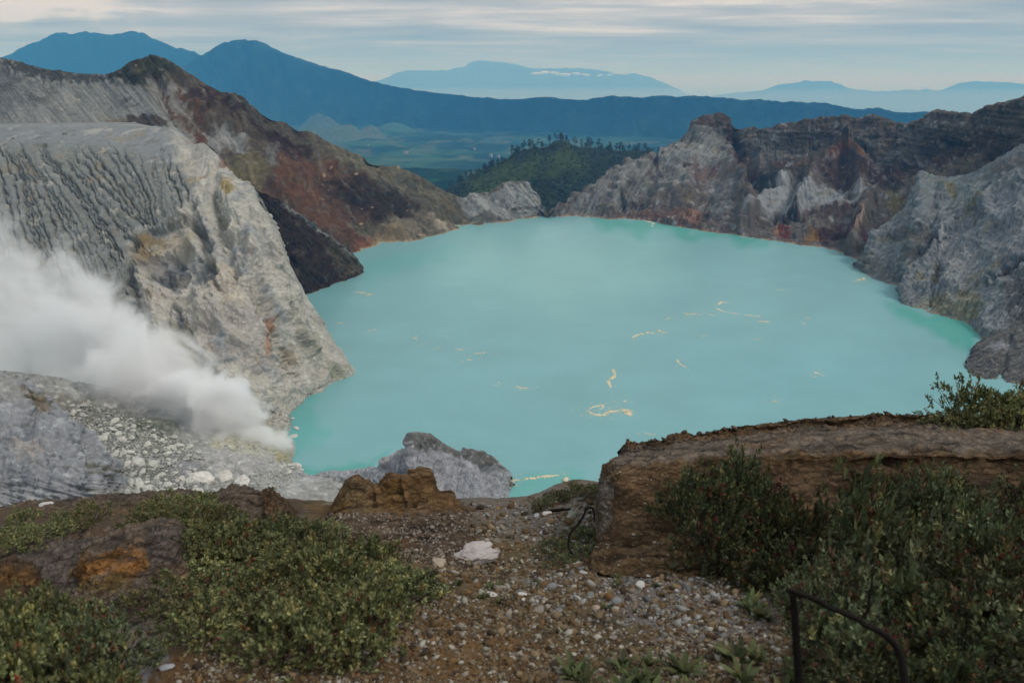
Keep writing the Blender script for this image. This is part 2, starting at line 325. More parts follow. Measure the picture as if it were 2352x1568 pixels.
# very far ranges
mountain('mountain', [(780, 232, 47000), (840, 197, 46000), (880, 183, 45500), (905, 172, 45000), (935, 163, 45000), (1000, 162, 45000), (1050, 158, 45000), (1075, 148, 45000), (1095, 141, 45000), (1120, 140, 45000), (1150, 142, 45000), (1175, 146, 45000), (1205, 155, 45000), (1240, 158, 45200), (1290, 157, 45400), (1340, 158, 45600), (1390, 163, 45800), (1420, 172, 46000), (1455, 170, 46000), (1485, 176, 46200), (1540, 200, 46500), (1600, 232, 47000)],
         [(x, 243) for x in (780, 840, 880, 905, 935, 1000, 1050, 1075, 1095, 1120, 1150, 1175, 1205, 1240, 1290, 1340, 1390, 1420, 1455, 1485, 1540, 1600)],
         400, 80, 2500, G1, G2, 'pale blue far mountain in the centre of the horizon', depth=6000, foot_z=LOW, amp=180, jag=500, tex=500)
mountain('mountain', [(1560, 240, 40000), (1640, 220, 40000), (1700, 213, 40000), (1750, 206, 39500), (1790, 195, 39000), (1830, 188, 39000), (1855, 186, 39000), (1900, 189, 39000), (1935, 198, 39000), (1965, 207, 39000), (2010, 211, 38500), (2050, 209, 38500), (2090, 206, 38200), (2140, 207, 38200), (2175, 204, 38000), (2200, 194, 38000), (2225, 187, 38000), (2260, 189, 38000), (2310, 189, 38000), (2350, 195, 38000), (2420, 210, 38000), (2520, 240, 38000)],
         [(x, 250) for x in (1560, 1640, 1700, 1750, 1790, 1830, 1855, 1900, 1935, 1965, 2010, 2050, 2090, 2140, 2175, 2200, 2225, 2260, 2310, 2350, 2420, 2520)],
         400, 80, 2500, G1, G2, 'low pale blue range at the right horizon', depth=6000, foot_z=LOW, amp=150, jag=450, tex=500)
# grassy mounds on the caldera floor
def cone(x, y, w, h, col, label, k):
    c = atz(x, y, FLOOR); R = w/F*np.linalg.norm(c-np.array([0, 0, EYE]))
    r = np.linspace(0, 1, 50)[:, None]; a = np.linspace(0, 2*math.pi, 97)[None, :]
    X = c[0]+R*r*np.cos(a); Y = c[1]+R*1.1*r*np.sin(a); P = np.stack([X, Y, X*0], -1)
    hh = h/F*np.linalg.norm(c-np.array([0, 0, EYE]))
    n = fbm(P/180.+k, 5); g = fbm(np.stack([np.cos(a)*3+0*r, np.sin(a)*3+0*r, r*1.2+k+0*a], -1), 4, ridged=True)
    P[..., 2] = FLOOR-25+hh*(np.cos(np.clip(r, 0, 1)*math.pi)*.5+.5)**.85*(1+.25*n)+g*hh*.12*np.sin(r*math.pi)+20*(1-r)
    C = np.tile(col, P.shape[:2]+(1,)); m = sstep(.1, .3, fbm(P/120.+k, 4))[..., None]*.6; C = C*(1-m)+H('2c4030')*m
    return tag(mesh_obj('hill', P.reshape(-1, 3), grid_faces(*P.shape[:2]), far_mat('mound grass', 40), None, C.reshape(-1, 3)), label, 'hill', kind='structure')
cone(738, 300, 62, 34, H('49513f'), 'pale grassy mound beyond the brown ridge, highest of its group', 1)
cone(790, 318, 75, 30, H('4f5741'), 'pale grassy mound right of the highest one', 2)
cone(850, 316, 45, 26, H('555941'), 'small pale mound rightmost of the group', 3)
cone(720, 318, 70, 28, H('4c563f'), 'pale grassy mound partly behind the brown ridge', 4)
cone(905, 300, 60, 18, H('3c5038'), 'low green hill on the valley floor', 5)
# near outer flank in the valley
p = Patch([[Z(x, 395+.0*x, -200) for x in (640, 800, 1000, 1200, 1500)], [Z(x, 430, -170) for x in (640, 800, 1000, 1200, 1500)], [Z(x, 480, -120) for x in (640, 800, 1000, 1200, 1500)], [Z(x, 560, -90) for x in (640, 800, 1000, 1200, 1500)]], 260, 120)
p.P[..., 2] += p.noise(260, 5)*60-20; p.base(H('2c4a2e')); p.spots(H('1a2c1e'), 160, -.1, .2); p.spots(H('55703a'), 120, .1, .35, .7, 7)
tag(p.build('hills', far_mat('outer slope', 12)), 'dark green outer slope of the crater', 'hill', kind='structure')
# wooded hill in the notch
hr = [(960, 470, 1900), (1020, 440, 1930), (1060, 415, 1950), (1110, 395, 1970), (1150, 377, 1990), (1190, 352, 2010), (1230, 343, 2020), (1300, 340, 2030), (1360, 345, 2030), (1420, 347, 2030), (1480, 350, 2020), (1520, 362, 2000), (1560, 385, 1980), (1640, 420, 1950)]
hf = [(960, 560), (1020, 545), (1060, 540), (1110, 535), (1150, 530), (1190, 525), (1230, 520), (1300, 520), (1360, 525), (1420, 530), (1480, 540), (1520, 545), (1560, 550), (1640, 560)]
top = np.array([D(*q) for q in hr]); bot = np.array([D(x, y, 1450) for x, y in hf])
rows = [top+np.array([0, 300, -220]), top+np.array([0, 80, -18]), top]
for t in (.35, .7):
    q = top*(1-t)+bot*t; q[:, 2] += 14*math.sin(math.pi*t); rows.append(q)
rows.append(bot)
WH = Patch(rows, 320, 220); WH.disp = WH.noise(90, 5)*14+WH.noise(25, 4)*4
WH.bump([(1290, 345), (1260, 400), (1235, 450), (1225, 490)], 22, -16, 8); WH.apply()
WH.base(H('1c261a')); WH.poly([(1080, 410), (1180, 362), (1300, 352), (1350, 365), (1330, 400), (1240, 410), (1180, 440), (1060, 450)], H('39481f'), 14, .75, 20); WH.spots(H('222c22'), 40, .0, .25, .7)
WH.spots(H('45562c'), 30, .15, .4, .5, 3)
tag(WH.build('hills', rock_mat('hill undergrowth', 5, 1, var=.6)), 'wooded green hill behind the notch in the crater rim', 'hill', kind='structure')

# small clouds hugging the far mountain
def clouds():
    r = np.random.default_rng(8); V, Fc, k = [], [], 0
    bm_ = __import__('bmesh'); b = bm_.new(); bm_.ops.create_icosphere(b, subdivisions=2, radius=1); v0 = np.array([v.co[:] for v in b.verts]); f0 = np.array([[v.index for v in f.verts] for f in b.faces]); b.free()
    for x, y, w in ((1232, 169, 9), (1250, 168, 12), (1268, 167, 9), (1284, 171, 8), (1302, 172, 12), (1322, 170, 8), (1345, 172, 7), (1380, 173, 6), (1400, 172, 5)):
        for _ in range(7):
            c = at(x+r.normal(0, w*.5), y+r.normal(0, 1.0), 43000); s = w*r.uniform(.25, .55)*24
            V.append(v0*(1+.2*r.normal(size=(len(v0), 1)))*np.array([s*1.5, s, s*.55])+c); Fc.append(f0+k); k += len(v0)
    m = rock_mat('cloud white', 300, .1, attr=None, base=(.8, .8, .8), var=.05)
    tag(mesh_obj('cloud', np.concatenate(V), np.concatenate(Fc), m), 'row of tiny white clouds against the pale blue far mountain', 'cloud', kind='stuff')
clouds()
# ================================================================ the crater
K = 1.25
M_WALL = rock_mat('crater rock', 6, .95, var=.26, crack=.4, stretch=(1, 1, 1.5))
M_PALE = rock_mat('pale altered rock', 5, .75, var=.18, crack=.4)
M_ASH = rock_mat('grey ash slope', 3.5, .9, var=.2)
def structure(o, label, cat): return tag(o, label, cat, kind='structure')
K = .88
# ---------------------------------------------------------------- left back wall (bowl, summit knob, brown slope, saddle)
r0 = [(-120, 112, 1000), (0, 131, 1030), (90, 155, 1060), (170, 166, 1080), (245, 168, 1080), (290, 145, 1075), (325, 131, 1070), (352, 128, 1070), (380, 136, 1075), (415, 158, 1080), (457, 183, 1090), (527, 221, 1100), (615, 260, 1120), (703, 305, 1140), (790, 344, 1160), (851, 366, 1180), (922, 390, 1200), (974, 411, 1215), (1020, 436, 1225), (1055, 448, 1240), (1085, 446, 1255), (1118, 435, 1270), (1161, 421, 1280), (1189, 417, 1285), (1208, 420, 1290), (1222, 434, 1290), (1238, 446, 1290), (1243, 474, 1275), (1268, 492, 1262)]
b0 = [D(-120, 300, 920), D(0, 297, 925), D(90, 297, 930), D(170, 295, 935), D(245, 293, 935), D(290, 292, 930), D(330, 292, 925), D(360, 292, 918), D(395, 310, 905), D(430, 335, 890), D(470, 365, 880), D(530, 420, 850), D(600, 500, 820), D(670, 600, 800), Z(770, 610, 0), Z(814, 584, 0), Z(863, 573, 0), Z(900, 569, 0), Z(935, 562, 0), Z(971, 551, 0), Z(1000, 541, 0), Z(1040, 529, 0), Z(1085, 519, 0), Z(1125, 513, 0), Z(1160, 510, 0), Z(1195, 504, 0), Z(1225, 500, 0), Z(1245, 497, 0), Z(1270, 495, 0)]
top = np.array([D(*q) for q in r0]); bot = np.array(b0); n = len(r0)
sag = np.array([14]*5+[10]*4+[12]*10+[2]*5+[-2]*3+[0]*2, float)
rows = [top+np.array([10, 130, -120]), top+np.array([3, 25, -14]), top]
for t in (.25, .5, .75):
    q = top*(1-t)+bot*t; q[:, 2] -= sag*math.sin(math.pi*t)
    q[20:28, 1] += (bot[20:28, 1]-top[20:28, 1])*.0*t
    rows.append(q)
rows.append(bot); rows.append(bot+np.array([0, -25, -14]))
A = Patch(rows, 760, 420)
edge = sstep(1.2, 2.3, A.tv)[:, None]; low = sstep(6.9, 5.6, A.tv)[:, None]
left = sstep(560, 380, A.X)
# ribs and gullies running down the brown slope
for pts, w, a in ([[(352, 128), (365, 190), (400, 250), (430, 300), (480, 350), (530, 410), (590, 480)], 16, 14],
                  [[(400, 180), (450, 250), (500, 320), (560, 390), (620, 450), (655, 475)], 12, 9],
                  [[(430, 190), (490, 250), (540, 300), (600, 370), (640, 440)], 9, -10],
                  [[(527, 225), (570, 290), (620, 350), (700, 450), (790, 560)], 16, -9],
                  [[(615, 262), (680, 320), (740, 380), (800, 440), (860, 500), (900, 560)], 22, 9],
                  [[(703, 306), (790, 370), (870, 420), (950, 470), (1010, 520)], 14, -7],
                  [[(851, 366), (930, 420), (1010, 460), (1070, 505)], 14, 8],
                  [[(1085, 450), (1110, 480), (1100, 515)], 9, -9], [[(1120, 440), (1135, 470), (1140, 505)], 7, 5],
                  [[(1060, 452), (1075, 470), (1050, 500)], 8, 5]):
    A.bump(pts if pts[0][1] > 200 or pts[0][0] > 500 else [(pts[0][0]+8, pts[0][1]+45)]+pts[1:], w, a, 10, 40)
A.disp += (A.noise(70, 5, ridged=True)*9+A.noise(22, 5)*6+A.noise(8, 4, ridged=True)*2.2)*(.25+.75*edge)*(1-.55*left)*low
gl = fbm(np.stack([(A.X-A.Y*.75)/17, (A.X+A.Y)/260, A.X*0+4], -1), 4, ridged=True)      # downslope rills
A.disp += gl*2.2*sstep(480, 640, A.X)*edge*low
gb = fbm(np.stack([(A.X-(A.Y-150)*.9)/15, (A.X+A.Y)/300, A.X*0+8], -1), 4, ridged=True)
A.disp += gb*1.6*left*edge*low
A.apply()
A.base(H('66604f', K))
A.poly([(-200, 90), (250, 160), (330, 200), (380, 250), (400, 300), (-200, 310)], H('8f8f8a', K), 14, .95, 12)
A.poly([(-200, 120), (20, 150), (70, 200), (60, 260), (-200, 290)], H('5c5e63', K), 40, .6, 30)
A.poly([(0, 120), (100, 150), (250, 165), (300, 175), (250, 185), (120, 185), (60, 170), (0, 145)], H('3f3d37', K), 7, .85, 14, 12)
A.poly([(245, 170), (290, 140), (350, 120), (400, 145), (430, 175), (410, 195), (360, 178), (330, 190), (290, 185)], H('3b3a2a', K), 5, .95, 10, 12)
A.poly(T0([(940, 480), (1180, 450), (1600, 640), (2000, 860), (2100, 1000), (1960, 1100), (1900, 1290), (2247, 1568), (1780, 1568), (1560, 1220), (1350, 830), (1100, 700)]), H('5b4a3d', K), 12, .6, 14)
# rust and dark red zones
rust, dred, olive, pale = H('614534', K), H('3d2822', K), H('7a6c4c', K), H('9a9892', K)
A.poly(T0([(1180, 560), (1330, 540), (1750, 740), (2080, 900), (2000, 1060), (1900, 1080), (1740, 860), (1500, 760), (1300, 700)]), dred, 10, .9, 14)
A.poly(T2([(1200, 100), (1500, 60), (1760, 200), (1740, 320), (1640, 420), (1480, 400), (1430, 280), (1250, 150)]), dred, 8, .8, 14)
A.poly(T2([(1350, 420), (1700, 340), (2334, 520), (2400, 900), (2120, 900), (2100, 1180), (2060, 1240), (1600, 800), (1360, 620)]), rust, 14, .85, 16)
A.poly(T2([(1850, 480), (2334, 560), (2700, 740), (2800, 900), (2350, 870), (1950, 700)]), H('38291f', K), 18, .75, 22)
A.poly(T2([(1650, 370), (1900, 310), (2080, 420), (1900, 470), (1700, 520)]), H('74492c', K), 12, .6, 14)
A.poly(T2([(1400, 330), (1500, 310), (1640, 480), (1900, 700), (2100, 900), (2120, 1100), (1800, 900), (1500, 650)]), H('7b5236', K), 12, .45, 18)
A.poly([(760, 400), (830, 420), (900, 450), (960, 490), (1000, 520), (930, 510), (850, 470), (790, 450)], H('2f2420', K), 18, .6, 20)
A.poly([(781, 345), (870, 375), (980, 415), (1040, 445), (1010, 455), (930, 425), (840, 400), (775, 365)], H('77705c', K), 7, .9, 8)
A.poly([(520, 222), (620, 268), (780, 345), (770, 355), (680, 310), (600, 275), (525, 240)], H('5f594a', K), 4, .85, 6)
A.poly([(330, 180), (380, 170), (420, 210), (440, 260), (480, 330), (520, 390), (500, 420), (450, 360), (400, 300), (370, 240)], pale, 10, .75, 14)
A.poly(T2([(440, 60), (560, 0), (700, 60), (900, 60), (1100, 140), (1180, 260), (1130, 280), (1000, 200), (870, 300), (900, 400), (700, 300), (520, 180)]), H('9a9a97', K), 8, .8, 12)
A.poly(T2([(950, 300), (1150, 290), (1320, 400), (1330, 600), (1180, 640), (1000, 480)]), H('7c7355', K), 10, .8, 14)
A.poly(T2([(1300, 260), (1420, 280), (1430, 420), (1350, 400)]), H('8d8b86', K), 7, .7, 10)
A.line(T0([(1060, 560), (1160, 700), (1290, 850), (1350, 930)]), 6, rust, .9, 8)
A.line(T0([(1180, 600), (1300, 700), (1330, 790)]), 7, rust, .9, 8)
A.line(T2([(690, 0), (780, 180), (860, 330)]), 6, H('6a4a3a', K), .8, 8); A.line(T2([(730, 130), (750, 200)]), 6, H('5d3628', K), .9, 5)
A.poly(T0([(820, 740), (1000, 735), (1100, 780), (1090, 830), (830, 835)]), H('4d4137', K), 4, .95, 4)
A.poly(T0([(700, 780), (820, 770), (830, 830), (690, 830)]), H('7a6b4e', K), 4, .8, 4)
A.poly([(870, 520), (960, 480), (1010, 500), (1070, 505), (1100, 515), (980, 545), (870, 572), (850, 560)], H('8d8471', K), 12, .8, 14)
A.poly([(985, 490), (1020, 505), (1050, 525), (1010, 530)], H('b8aa98', K), 5, .9, 6)
A.poly([(830, 545), (900, 510), (930, 540), (880, 568), (830, 575)], H('a08a64', K), 8, .6, 10)
A.poly([(800, 520), (860, 540), (850, 575), (812, 584)], H('73402f', K), 8, .7, 8)
A.poly([(1060, 448), (1110, 438), (1160, 421), (1210, 420), (1245, 450), (1245, 490), (1180, 505), (1110, 512), (1080, 490)], H('a3a3a0', K), 8, .95, 8)
A.line([(1180, 478), (1240, 477)], 3, H('4a4038', K), .7, 2)
A.poly([(1090, 495), (1130, 480), (1150, 500), (1110, 512)], H('4f4238', K), 5, .7, 6)
A.spots(H('9a948a', K), 16, .22, .5, .4, 3); A.spots(H('3a302a', K), 30, .12, .4, .45, 13); A.spots(H('8a7a58', K), 45, .2, .45, .4, 23)
st = fbm(np.stack([(A.X-A.Y*.8)/7, (A.X+A.Y)/110, A.X*0+14], -1), 5); A.C *= np.exp(st*.9)[..., None]; A.mix(.6*sstep(.12, .4, fbm(np.stack([(A.X-A.Y*.8)/12, (A.X+A.Y)/90, A.X*0+34], -1), 4))*sstep(330, 420, A.X), H('7d7468', K))
A.shore(H('c9b08c', K), 2.2, .85)
structure(A.build('crater_wall', M_WALL), 'left crater wall, grey bowl and rust brown slope running down to the notch', 'crater wall')
# ---------------------------------------------------------------- dark spur below the brown slope
cr = [D(575, 440, 780), D(620, 458, 790), D(651, 470, 800), D(679, 492, 810), D(716, 515, 825), D(754, 543, 840), D(792, 570, 860), D(817, 594, 880), Z(832, 616, 0)]
fo = [Z(590, 600, 40), Z(630, 640, 20), Z(668, 672, 2), Z(690, 678, 0), Z(724, 669, 0), Z(755, 657, 0), Z(785, 646, 0), Z(812, 636, 0), Z(833, 624, 0)]
top, bot = np.array(cr), np.array(fo)
rows = [top+np.array([25, 45, -70]), top+np.array([4, 6, -5]), top, top*.6+bot*.4+np.array([0, 0, 3]), bot, bot+np.array([0, -20, -12])]
S = Patch(rows, 300, 220); S.disp = (S.noise(30, 5, ridged=True)*3.5+S.noise(9, 5)*2.2)*sstep(5, 4, S.tv)[:, None]
S.disp += fbm(np.stack([(S.X-S.Y*1.1)/14, (S.X+S.Y)/200, S.X*0+4], -1), 4, ridged=True)*1.6
S.apply(); S.base(H('3f3029', K)); S.poly([(740, 545), (830, 600), (835, 625), (780, 640), (760, 600)], H('5f5645', K), 9, .8, 14)
S.spots(H('6b6152', K), 12, .15, .4, .55, 3); S.spots(H('24201d', K), 14, .1, .35, .6, 8); S.line([(651, 470), (690, 497), (716, 515), (760, 548), (800, 578), (826, 603)], 4.5, H('8c8c87', K), .9, 6, 10)
S.vary(5, .35); S.shore(H('a3977c', K), 1.2, .6)
structure(S.build('hills', M_WALL), 'dark brown rock spur that points into the left side of the lake', 'spur')
K = 1.06
# ---------------------------------------------------------------- pale cliff, plateau and gullied ash slope
e = [[(-120, 293, 880), (0, 292, 870), (200, 291, 860), (390, 293, 850), (440, 328, 840), (500, 372, 810), (548, 412, 760), (602, 464, 640)],
     [(-120, 400, 780), (0, 400, 770), (200, 400, 750), (390, 400, 730), (450, 420, 700), (520, 440, 670), (575, 470, 640), (630, 515, 600)],
     [(-120, 540, 680), (0, 530, 670), (150, 530, 665), (300, 520, 650), (400, 500, 640), (480, 520, 610), (560, 540, 580), (652, 575, 575)],
     [(-120, 680, 570), (0, 670, 570), (150, 660, 575), (300, 640, 575), (370, 630, 565), (460, 640, 545), (560, 650, 530), (682, 662, 566)],
     [(-120, 800, 500), (0, 790, 500), (150, 780, 505), (320, 760, 510), (420, 760, 500), (500, 765, 490), (600, 765, 500), (741, 765, 555)]]
R = [[D(*q) for q in r] for r in e]
R.append([D(-120, 920, 450), D(50, 920, 445), D(200, 900, 450), D(350, 880, 460), D(450, 890, 450), D(560, 900, 455), Z(672, 888, 10), Z(803, 856, 0)])
R.append([D(-120, 1010, 420), D(50, 1010, 420), D(250, 990, 425), D(420, 970, 434), D(540, 985, 436), Z(640, 975, 4), Z(690, 915, 0), Z(800, 860, -1)])
R.append([tuple(np.array(q)+np.array([0, -30, -16])) for q in R[-1]])
R[0] = R[0]
def behind_(q, dy, dz, dx=-6): q = np.array(q); return tuple(q+np.array([q[0]/q[1]*dy+dx, dy, dz]))
plate = [tuple(np.array(q)+np.array([0, 95, 0])) if i < 3 else behind_(q, 95, -4, -40) if i == 3 else behind_(q, 95, -60, -14) for i, q in enumerate(R[0])]
back = [tuple(np.array(q)+np.array([0, 40, .8])) if i < 3 else behind_(q, 40, -2, -14) if i == 3 else behind_(q, 30, -14, -4) for i, q in enumerate(R[0])]
sharp = [D(-120, 303, 866), D(0, 302, 857), D(200, 301, 847), D(390, 303, 838), D(441, 336, 828), D(503, 378, 799), D(553, 418, 748), D(606, 470, 634)]
R = [plate, back, R[0], sharp]+R[1:]
for i, r in enumerate(R):              # the cliff turns away behind its right edge
    q = r[-1]; r.append(behind_(q, 30, -12, -3)); r.append(behind_(q, 75, -40, -12))
B = Patch(R, 720, 720)
W = B.X
body = sstep(1.8, 3.4, B.tv)[:, None]; lowm = sstep(10, 9.2, B.tv)[:, None]
cliffz = [(395, 300), (440, 330), (600, 455), (680, 640), (830, 870), (660, 1000), (420, 950), (310, 760), (300, 590), (400, 500), (450, 430), (400, 370)]
sd_ = dpoly(B.X, B.Y, cliffz); cm = sstep(12, -18, sd_)                       # 1 on the pale cliff
# big buttresses of the cliff
for pts, w, a in (([(470, 350), (520, 440), (560, 520), (590, 620), (620, 720)], 22, 9), ([(500, 400), (500, 480), (520, 560), (540, 640)], 12, -8),
                  ([(440, 470), (455, 530), (475, 600), (500, 660)], 11, -9), ([(420, 500), (435, 560), (450, 640), (470, 740)], 14, 6),
                  ([(560, 440), (600, 520), (625, 620), (650, 720), (720, 800)], 16, 7), ([(555, 560), (580, 640), (610, 720), (640, 800), (670, 860)], 13, -7),
                  ([(400, 700), (430, 780), (480, 850), (560, 910), (640, 960)], 12, -7), ([(480, 700), (540, 780), (600, 850), (650, 900)], 18, 5),
                  ([(330, 600), (345, 660), (370, 720), (380, 790)], 16, 8), ([(310, 560), (300, 640), (330, 740)], 9, -10)):
    B.bump(pts, w, a, 10, 30)
B.mound([(325, 585), (420, 560), (480, 575), (500, 620), (470, 660), (400, 680), (345, 670)], 10, -9, 8, 20)     # dark alcove
B.mound([(338, 522), (450, 503), (490, 560), (480, 640), (330, 650), (318, 570)], 6, -7, 5, 10)
B.disp += (B.noise(34, 5, ridged=True, st=(1, 1, 1.8))*6+B.noise(12, 5, ridged=True, st=(1, 1, 2.6))*1.2+B.noise(4.5, 4)*.45)*cm*body*lowm
# gullies of the ash slope, fanning down towards the fumaroles
gp = []
ltop = [(-60, 300), (10, 330), (60, 315), (130, 320), (190, 318), (260, 330), (330, 325), (372, 330), (410, 345), (450, 370)]
guides = [[(-70, 300), (-40, 400), (-10, 500), (10, 600)], [(-10, 318), (40, 400), (55, 500), (80, 560)], [(20, 315), (62, 406), (105, 520), (148, 640)], [(35, 315), (110, 420), (190, 540), (235, 640)], [(70, 312), (160, 410), (235, 510), (280, 590)],
          [(140, 315), (215, 395), (270, 455), (330, 510)], [(240, 320), (285, 390), (320, 440), (338, 510)], [(340, 320), (350, 380), (365, 440), (372, 505)], [(400, 330), (410, 400), (428, 440), (448, 485)]]
GX = np.array(guides, float); rs = np.random.default_rng(5)
us = np.concatenate([np.linspace(0, 8, 30)+rs.normal(0, .07, 30), rs.uniform(0, 8, 14)])
depth = np.zeros_like(B.X); scar = np.zeros_like(B.X)
XW, YW = B.warp(7, 22, 3); XW2, YW2 = B.warp(2.2, 5, 9); XW += XW2-B.X; YW += YW2-B.Y
for u in np.clip(us, 0, 7.99):
    i = int(u); f = u-i; g = GX[i]*(1-f)+GX[i+1]*f; t0 = rs.uniform(0, .16) if len(gp) < 30 else rs.uniform(.15, .6); a = rs.uniform(.3, 1.1) if len(gp) < 30 else rs.uniform(.2, .5); gp.append(u)
    g = catmull(g, np.linspace(t0*3, 3, 10)); g = [tuple(q) for q in g]
    dl = dline(XW, YW, g); tp = sstep(g[0][1]-5, g[0][1]+40, B.Y)
    depth = np.maximum(depth, a*tp*np.exp(-(dl/(1.7+1.1*a))**1.4)); scar = np.maximum(scar, a*tp*np.exp(-(dl/1.35)**2))
am = (1-cm)*sstep(2.2, 3.1, B.tv)[:, None]
B.disp += (-depth*5.5+B.noise(9, 4)*.6+B.noise(60, 3)*3)*am
rl = fbm(np.stack([(XW-B.Y*.35)/6, B.Y/140, B.X*0+3], -1), 3, ridged=True); B.disp += rl*.8*am*sstep(380, 500, B.Y)
B.apply()
B.base(H('7c7d78', K)); B.vary(40, .12, 3, 4)
B.poly([(-200, 280), (420, 285), (440, 335), (400, 370), (200, 330), (-200, 330)], H('86888a', K), 14, .7, 10)
B.mix(am*scar*.95*sstep(-.25, .15, B.noise(6, 3, off=5)), H('4c473a', K))                         # scrub that grows along the gully beds
B.mix(am*.5*sstep(.12, .35, B.noise(14, 5, off=33)), H('6f6c5e', K))
for c_ in [(105, 340, 9), (235, 350, 12), (268, 355, 7), (375, 342, 8), (45, 357, 7), (140, 372, 7), (70, 468, 6), (125, 505, 9), (245, 640, 14), (150, 310, 6), (30, 318, 5)]:
    B.mix(.8*sstep(1.15, .7, np.hypot((XW-c_[0])/c_[2], (YW-c_[1])/c_[2]*2)), H('4a4638', K))
cw = cm
pb = H('aaa69c', K*1.1); B.mix(cw*.95, pb)
B.poly(T2([(440, 60), (520, 190), (640, 200), (880, 400), (860, 420), (620, 330), (430, 160)]), H('8f8d88', K), 8, .8, 10)
B.poly(T2([(860, 400), (960, 390), (1000, 440), (990, 540), (880, 470)]), H('84604d', K), 4, .85, 6)
B.poly(T2([(950, 600), (1000, 620), (1080, 740), (1000, 800), (940, 700)]), H('94824f', K), 5, .9, 8)
B.poly(T2([(830, 720), (930, 760), (980, 900), (960, 1080), (880, 880)]), H('807a64', K), 6, .7, 10)
B.poly(T2([(700, 860), (760, 900), (830, 1080), (960, 1240), (900, 1280), (770, 1120), (710, 960)]), H('6d7074', K), 6, .8, 10)
B.poly(T2([(380, 900), (640, 870), (700, 930), (640, 970), (420, 980)]), H('6e6b60', K), 5, .8, 8)
B.poly(T2([(120, 1040), (300, 1020), (400, 1060), (380, 1180), (230, 1240), (180, 1400), (120, 1300)]), H('84714f', K), 7, .85, 10)
B.poly(T2([(380, 1000), (560, 1000), (650, 1080), (600, 1140), (420, 1130)]), H('9b8c70', K), 8, .6, 10)
B.poly(T2([(200, 1260), (320, 1180), (540, 1180), (560, 1300), (520, 1440), (350, 1420), (220, 1440), (190, 1380)]), H('45464a', K), 6, .92, 12)
B.poly(T2([(560, 1180), (800, 1190), (830, 1280), (740, 1420), (600, 1380)]), H('74797a', K), 8, .75, 12)
B.poly(T2([(1210, 1070), (1260, 1090), (1290, 1250), (1300, 1330), (1240, 1200)]), H('85908f', K), 5, .7, 6)
B.poly(T5([(900, 400), (1130, 400), (1180, 520), (1130, 620), (1000, 700), (920, 560)]), H('b0aba1', K), 9, .8, 14)
B.poly(T5([(1290, 320), (1540, 290), (1600, 520), (1640, 600), (1500, 560), (1330, 440)]), H('b5aa99', K), 9, .7, 14)
B.poly(T5([(1150, 530), (1180, 640), (1170, 700), (1120, 600)]), H('59606a', K), 4, .8, 8)
B.poly(T5([(1110, 660), (1230, 680), (1240, 800), (1160, 820), (1100, 740)]), H('8c8a80', K), 4, .8, 8)
B.poly(T5([(1240, 640), (1560, 560), (1800, 640), (1800, 900), (2000, 1150), (1700, 1000), (1350, 900)]), H('a19b96', K), 14, .7, 18)
B.poly(T5([(1730, 660), (1800, 650), (1780, 740), (1760, 900), (1730, 900), (1730, 760)]), H('a0714a', K), 4, .7, 8)
B.poly(T5([(1760, 770), (1800, 830), (1830, 920), (1780, 900)]), H('6f7a82', K), 4, .8, 6)
B.poly(T5([(1800, 520), (1900, 540), (1920, 640), (1840, 660)]), H('86857a', K), 6, .7, 10)
B.poly(T5([(1900, 680), (2000, 760), (2150, 900), (2160, 960), (2060, 900), (1950, 800)]), H('7d7d6a', K), 7, .6, 12)
B.poly(T5([(2100, 960), (2247, 960), (2247, 1030), (2190, 1050)]), H('85836c', K), 6, .6, 8)
B.line(T5([(1390, 950), (1460, 925), (1530, 910)]), 5, H('6b7478', K), .8, 8); B.line(T5([(1260, 860), (1330, 960), (1400, 1010), (1480, 1080)]), 7, H('6c6a64', K), .7, 8)
B.mix(cw*.5*sstep(.0, .35, B.noise(38, 4, off=41)), H('a9a297', K)); B.mix(cw*.65*sstep(.1, .4, B.noise(24, 5, off=51, st=(1, 1, 2.2))), H('7c848b', K)); B.spots(H('bdb8ad', K), 14, .12, .45, .5, 3, (1, 1, 1.6)); B.spots(H('7b7d7f', K), 22, .12, .42, .5, 11, (1, 1, 2)); B.spots(H('8f7c58', K), 30, .2, .42, .5, 19)
B.C = B.C*(1-cw[..., None])+B.C*np.exp((B.noise(9, 5, off=2, st=(1, 1, 1.6))*.38+B.noise(2.2, 4, off=7)*.12)*cw)[..., None]*cw[..., None]
B.C *= np.exp(B.noise(6., 4, off=3)*.15*am)[..., None]
structure(B.build('crater_wall', M_PALE), 'pale cliff and grey gullied ash slope above the steam', 'crater wall')
K = 1.12
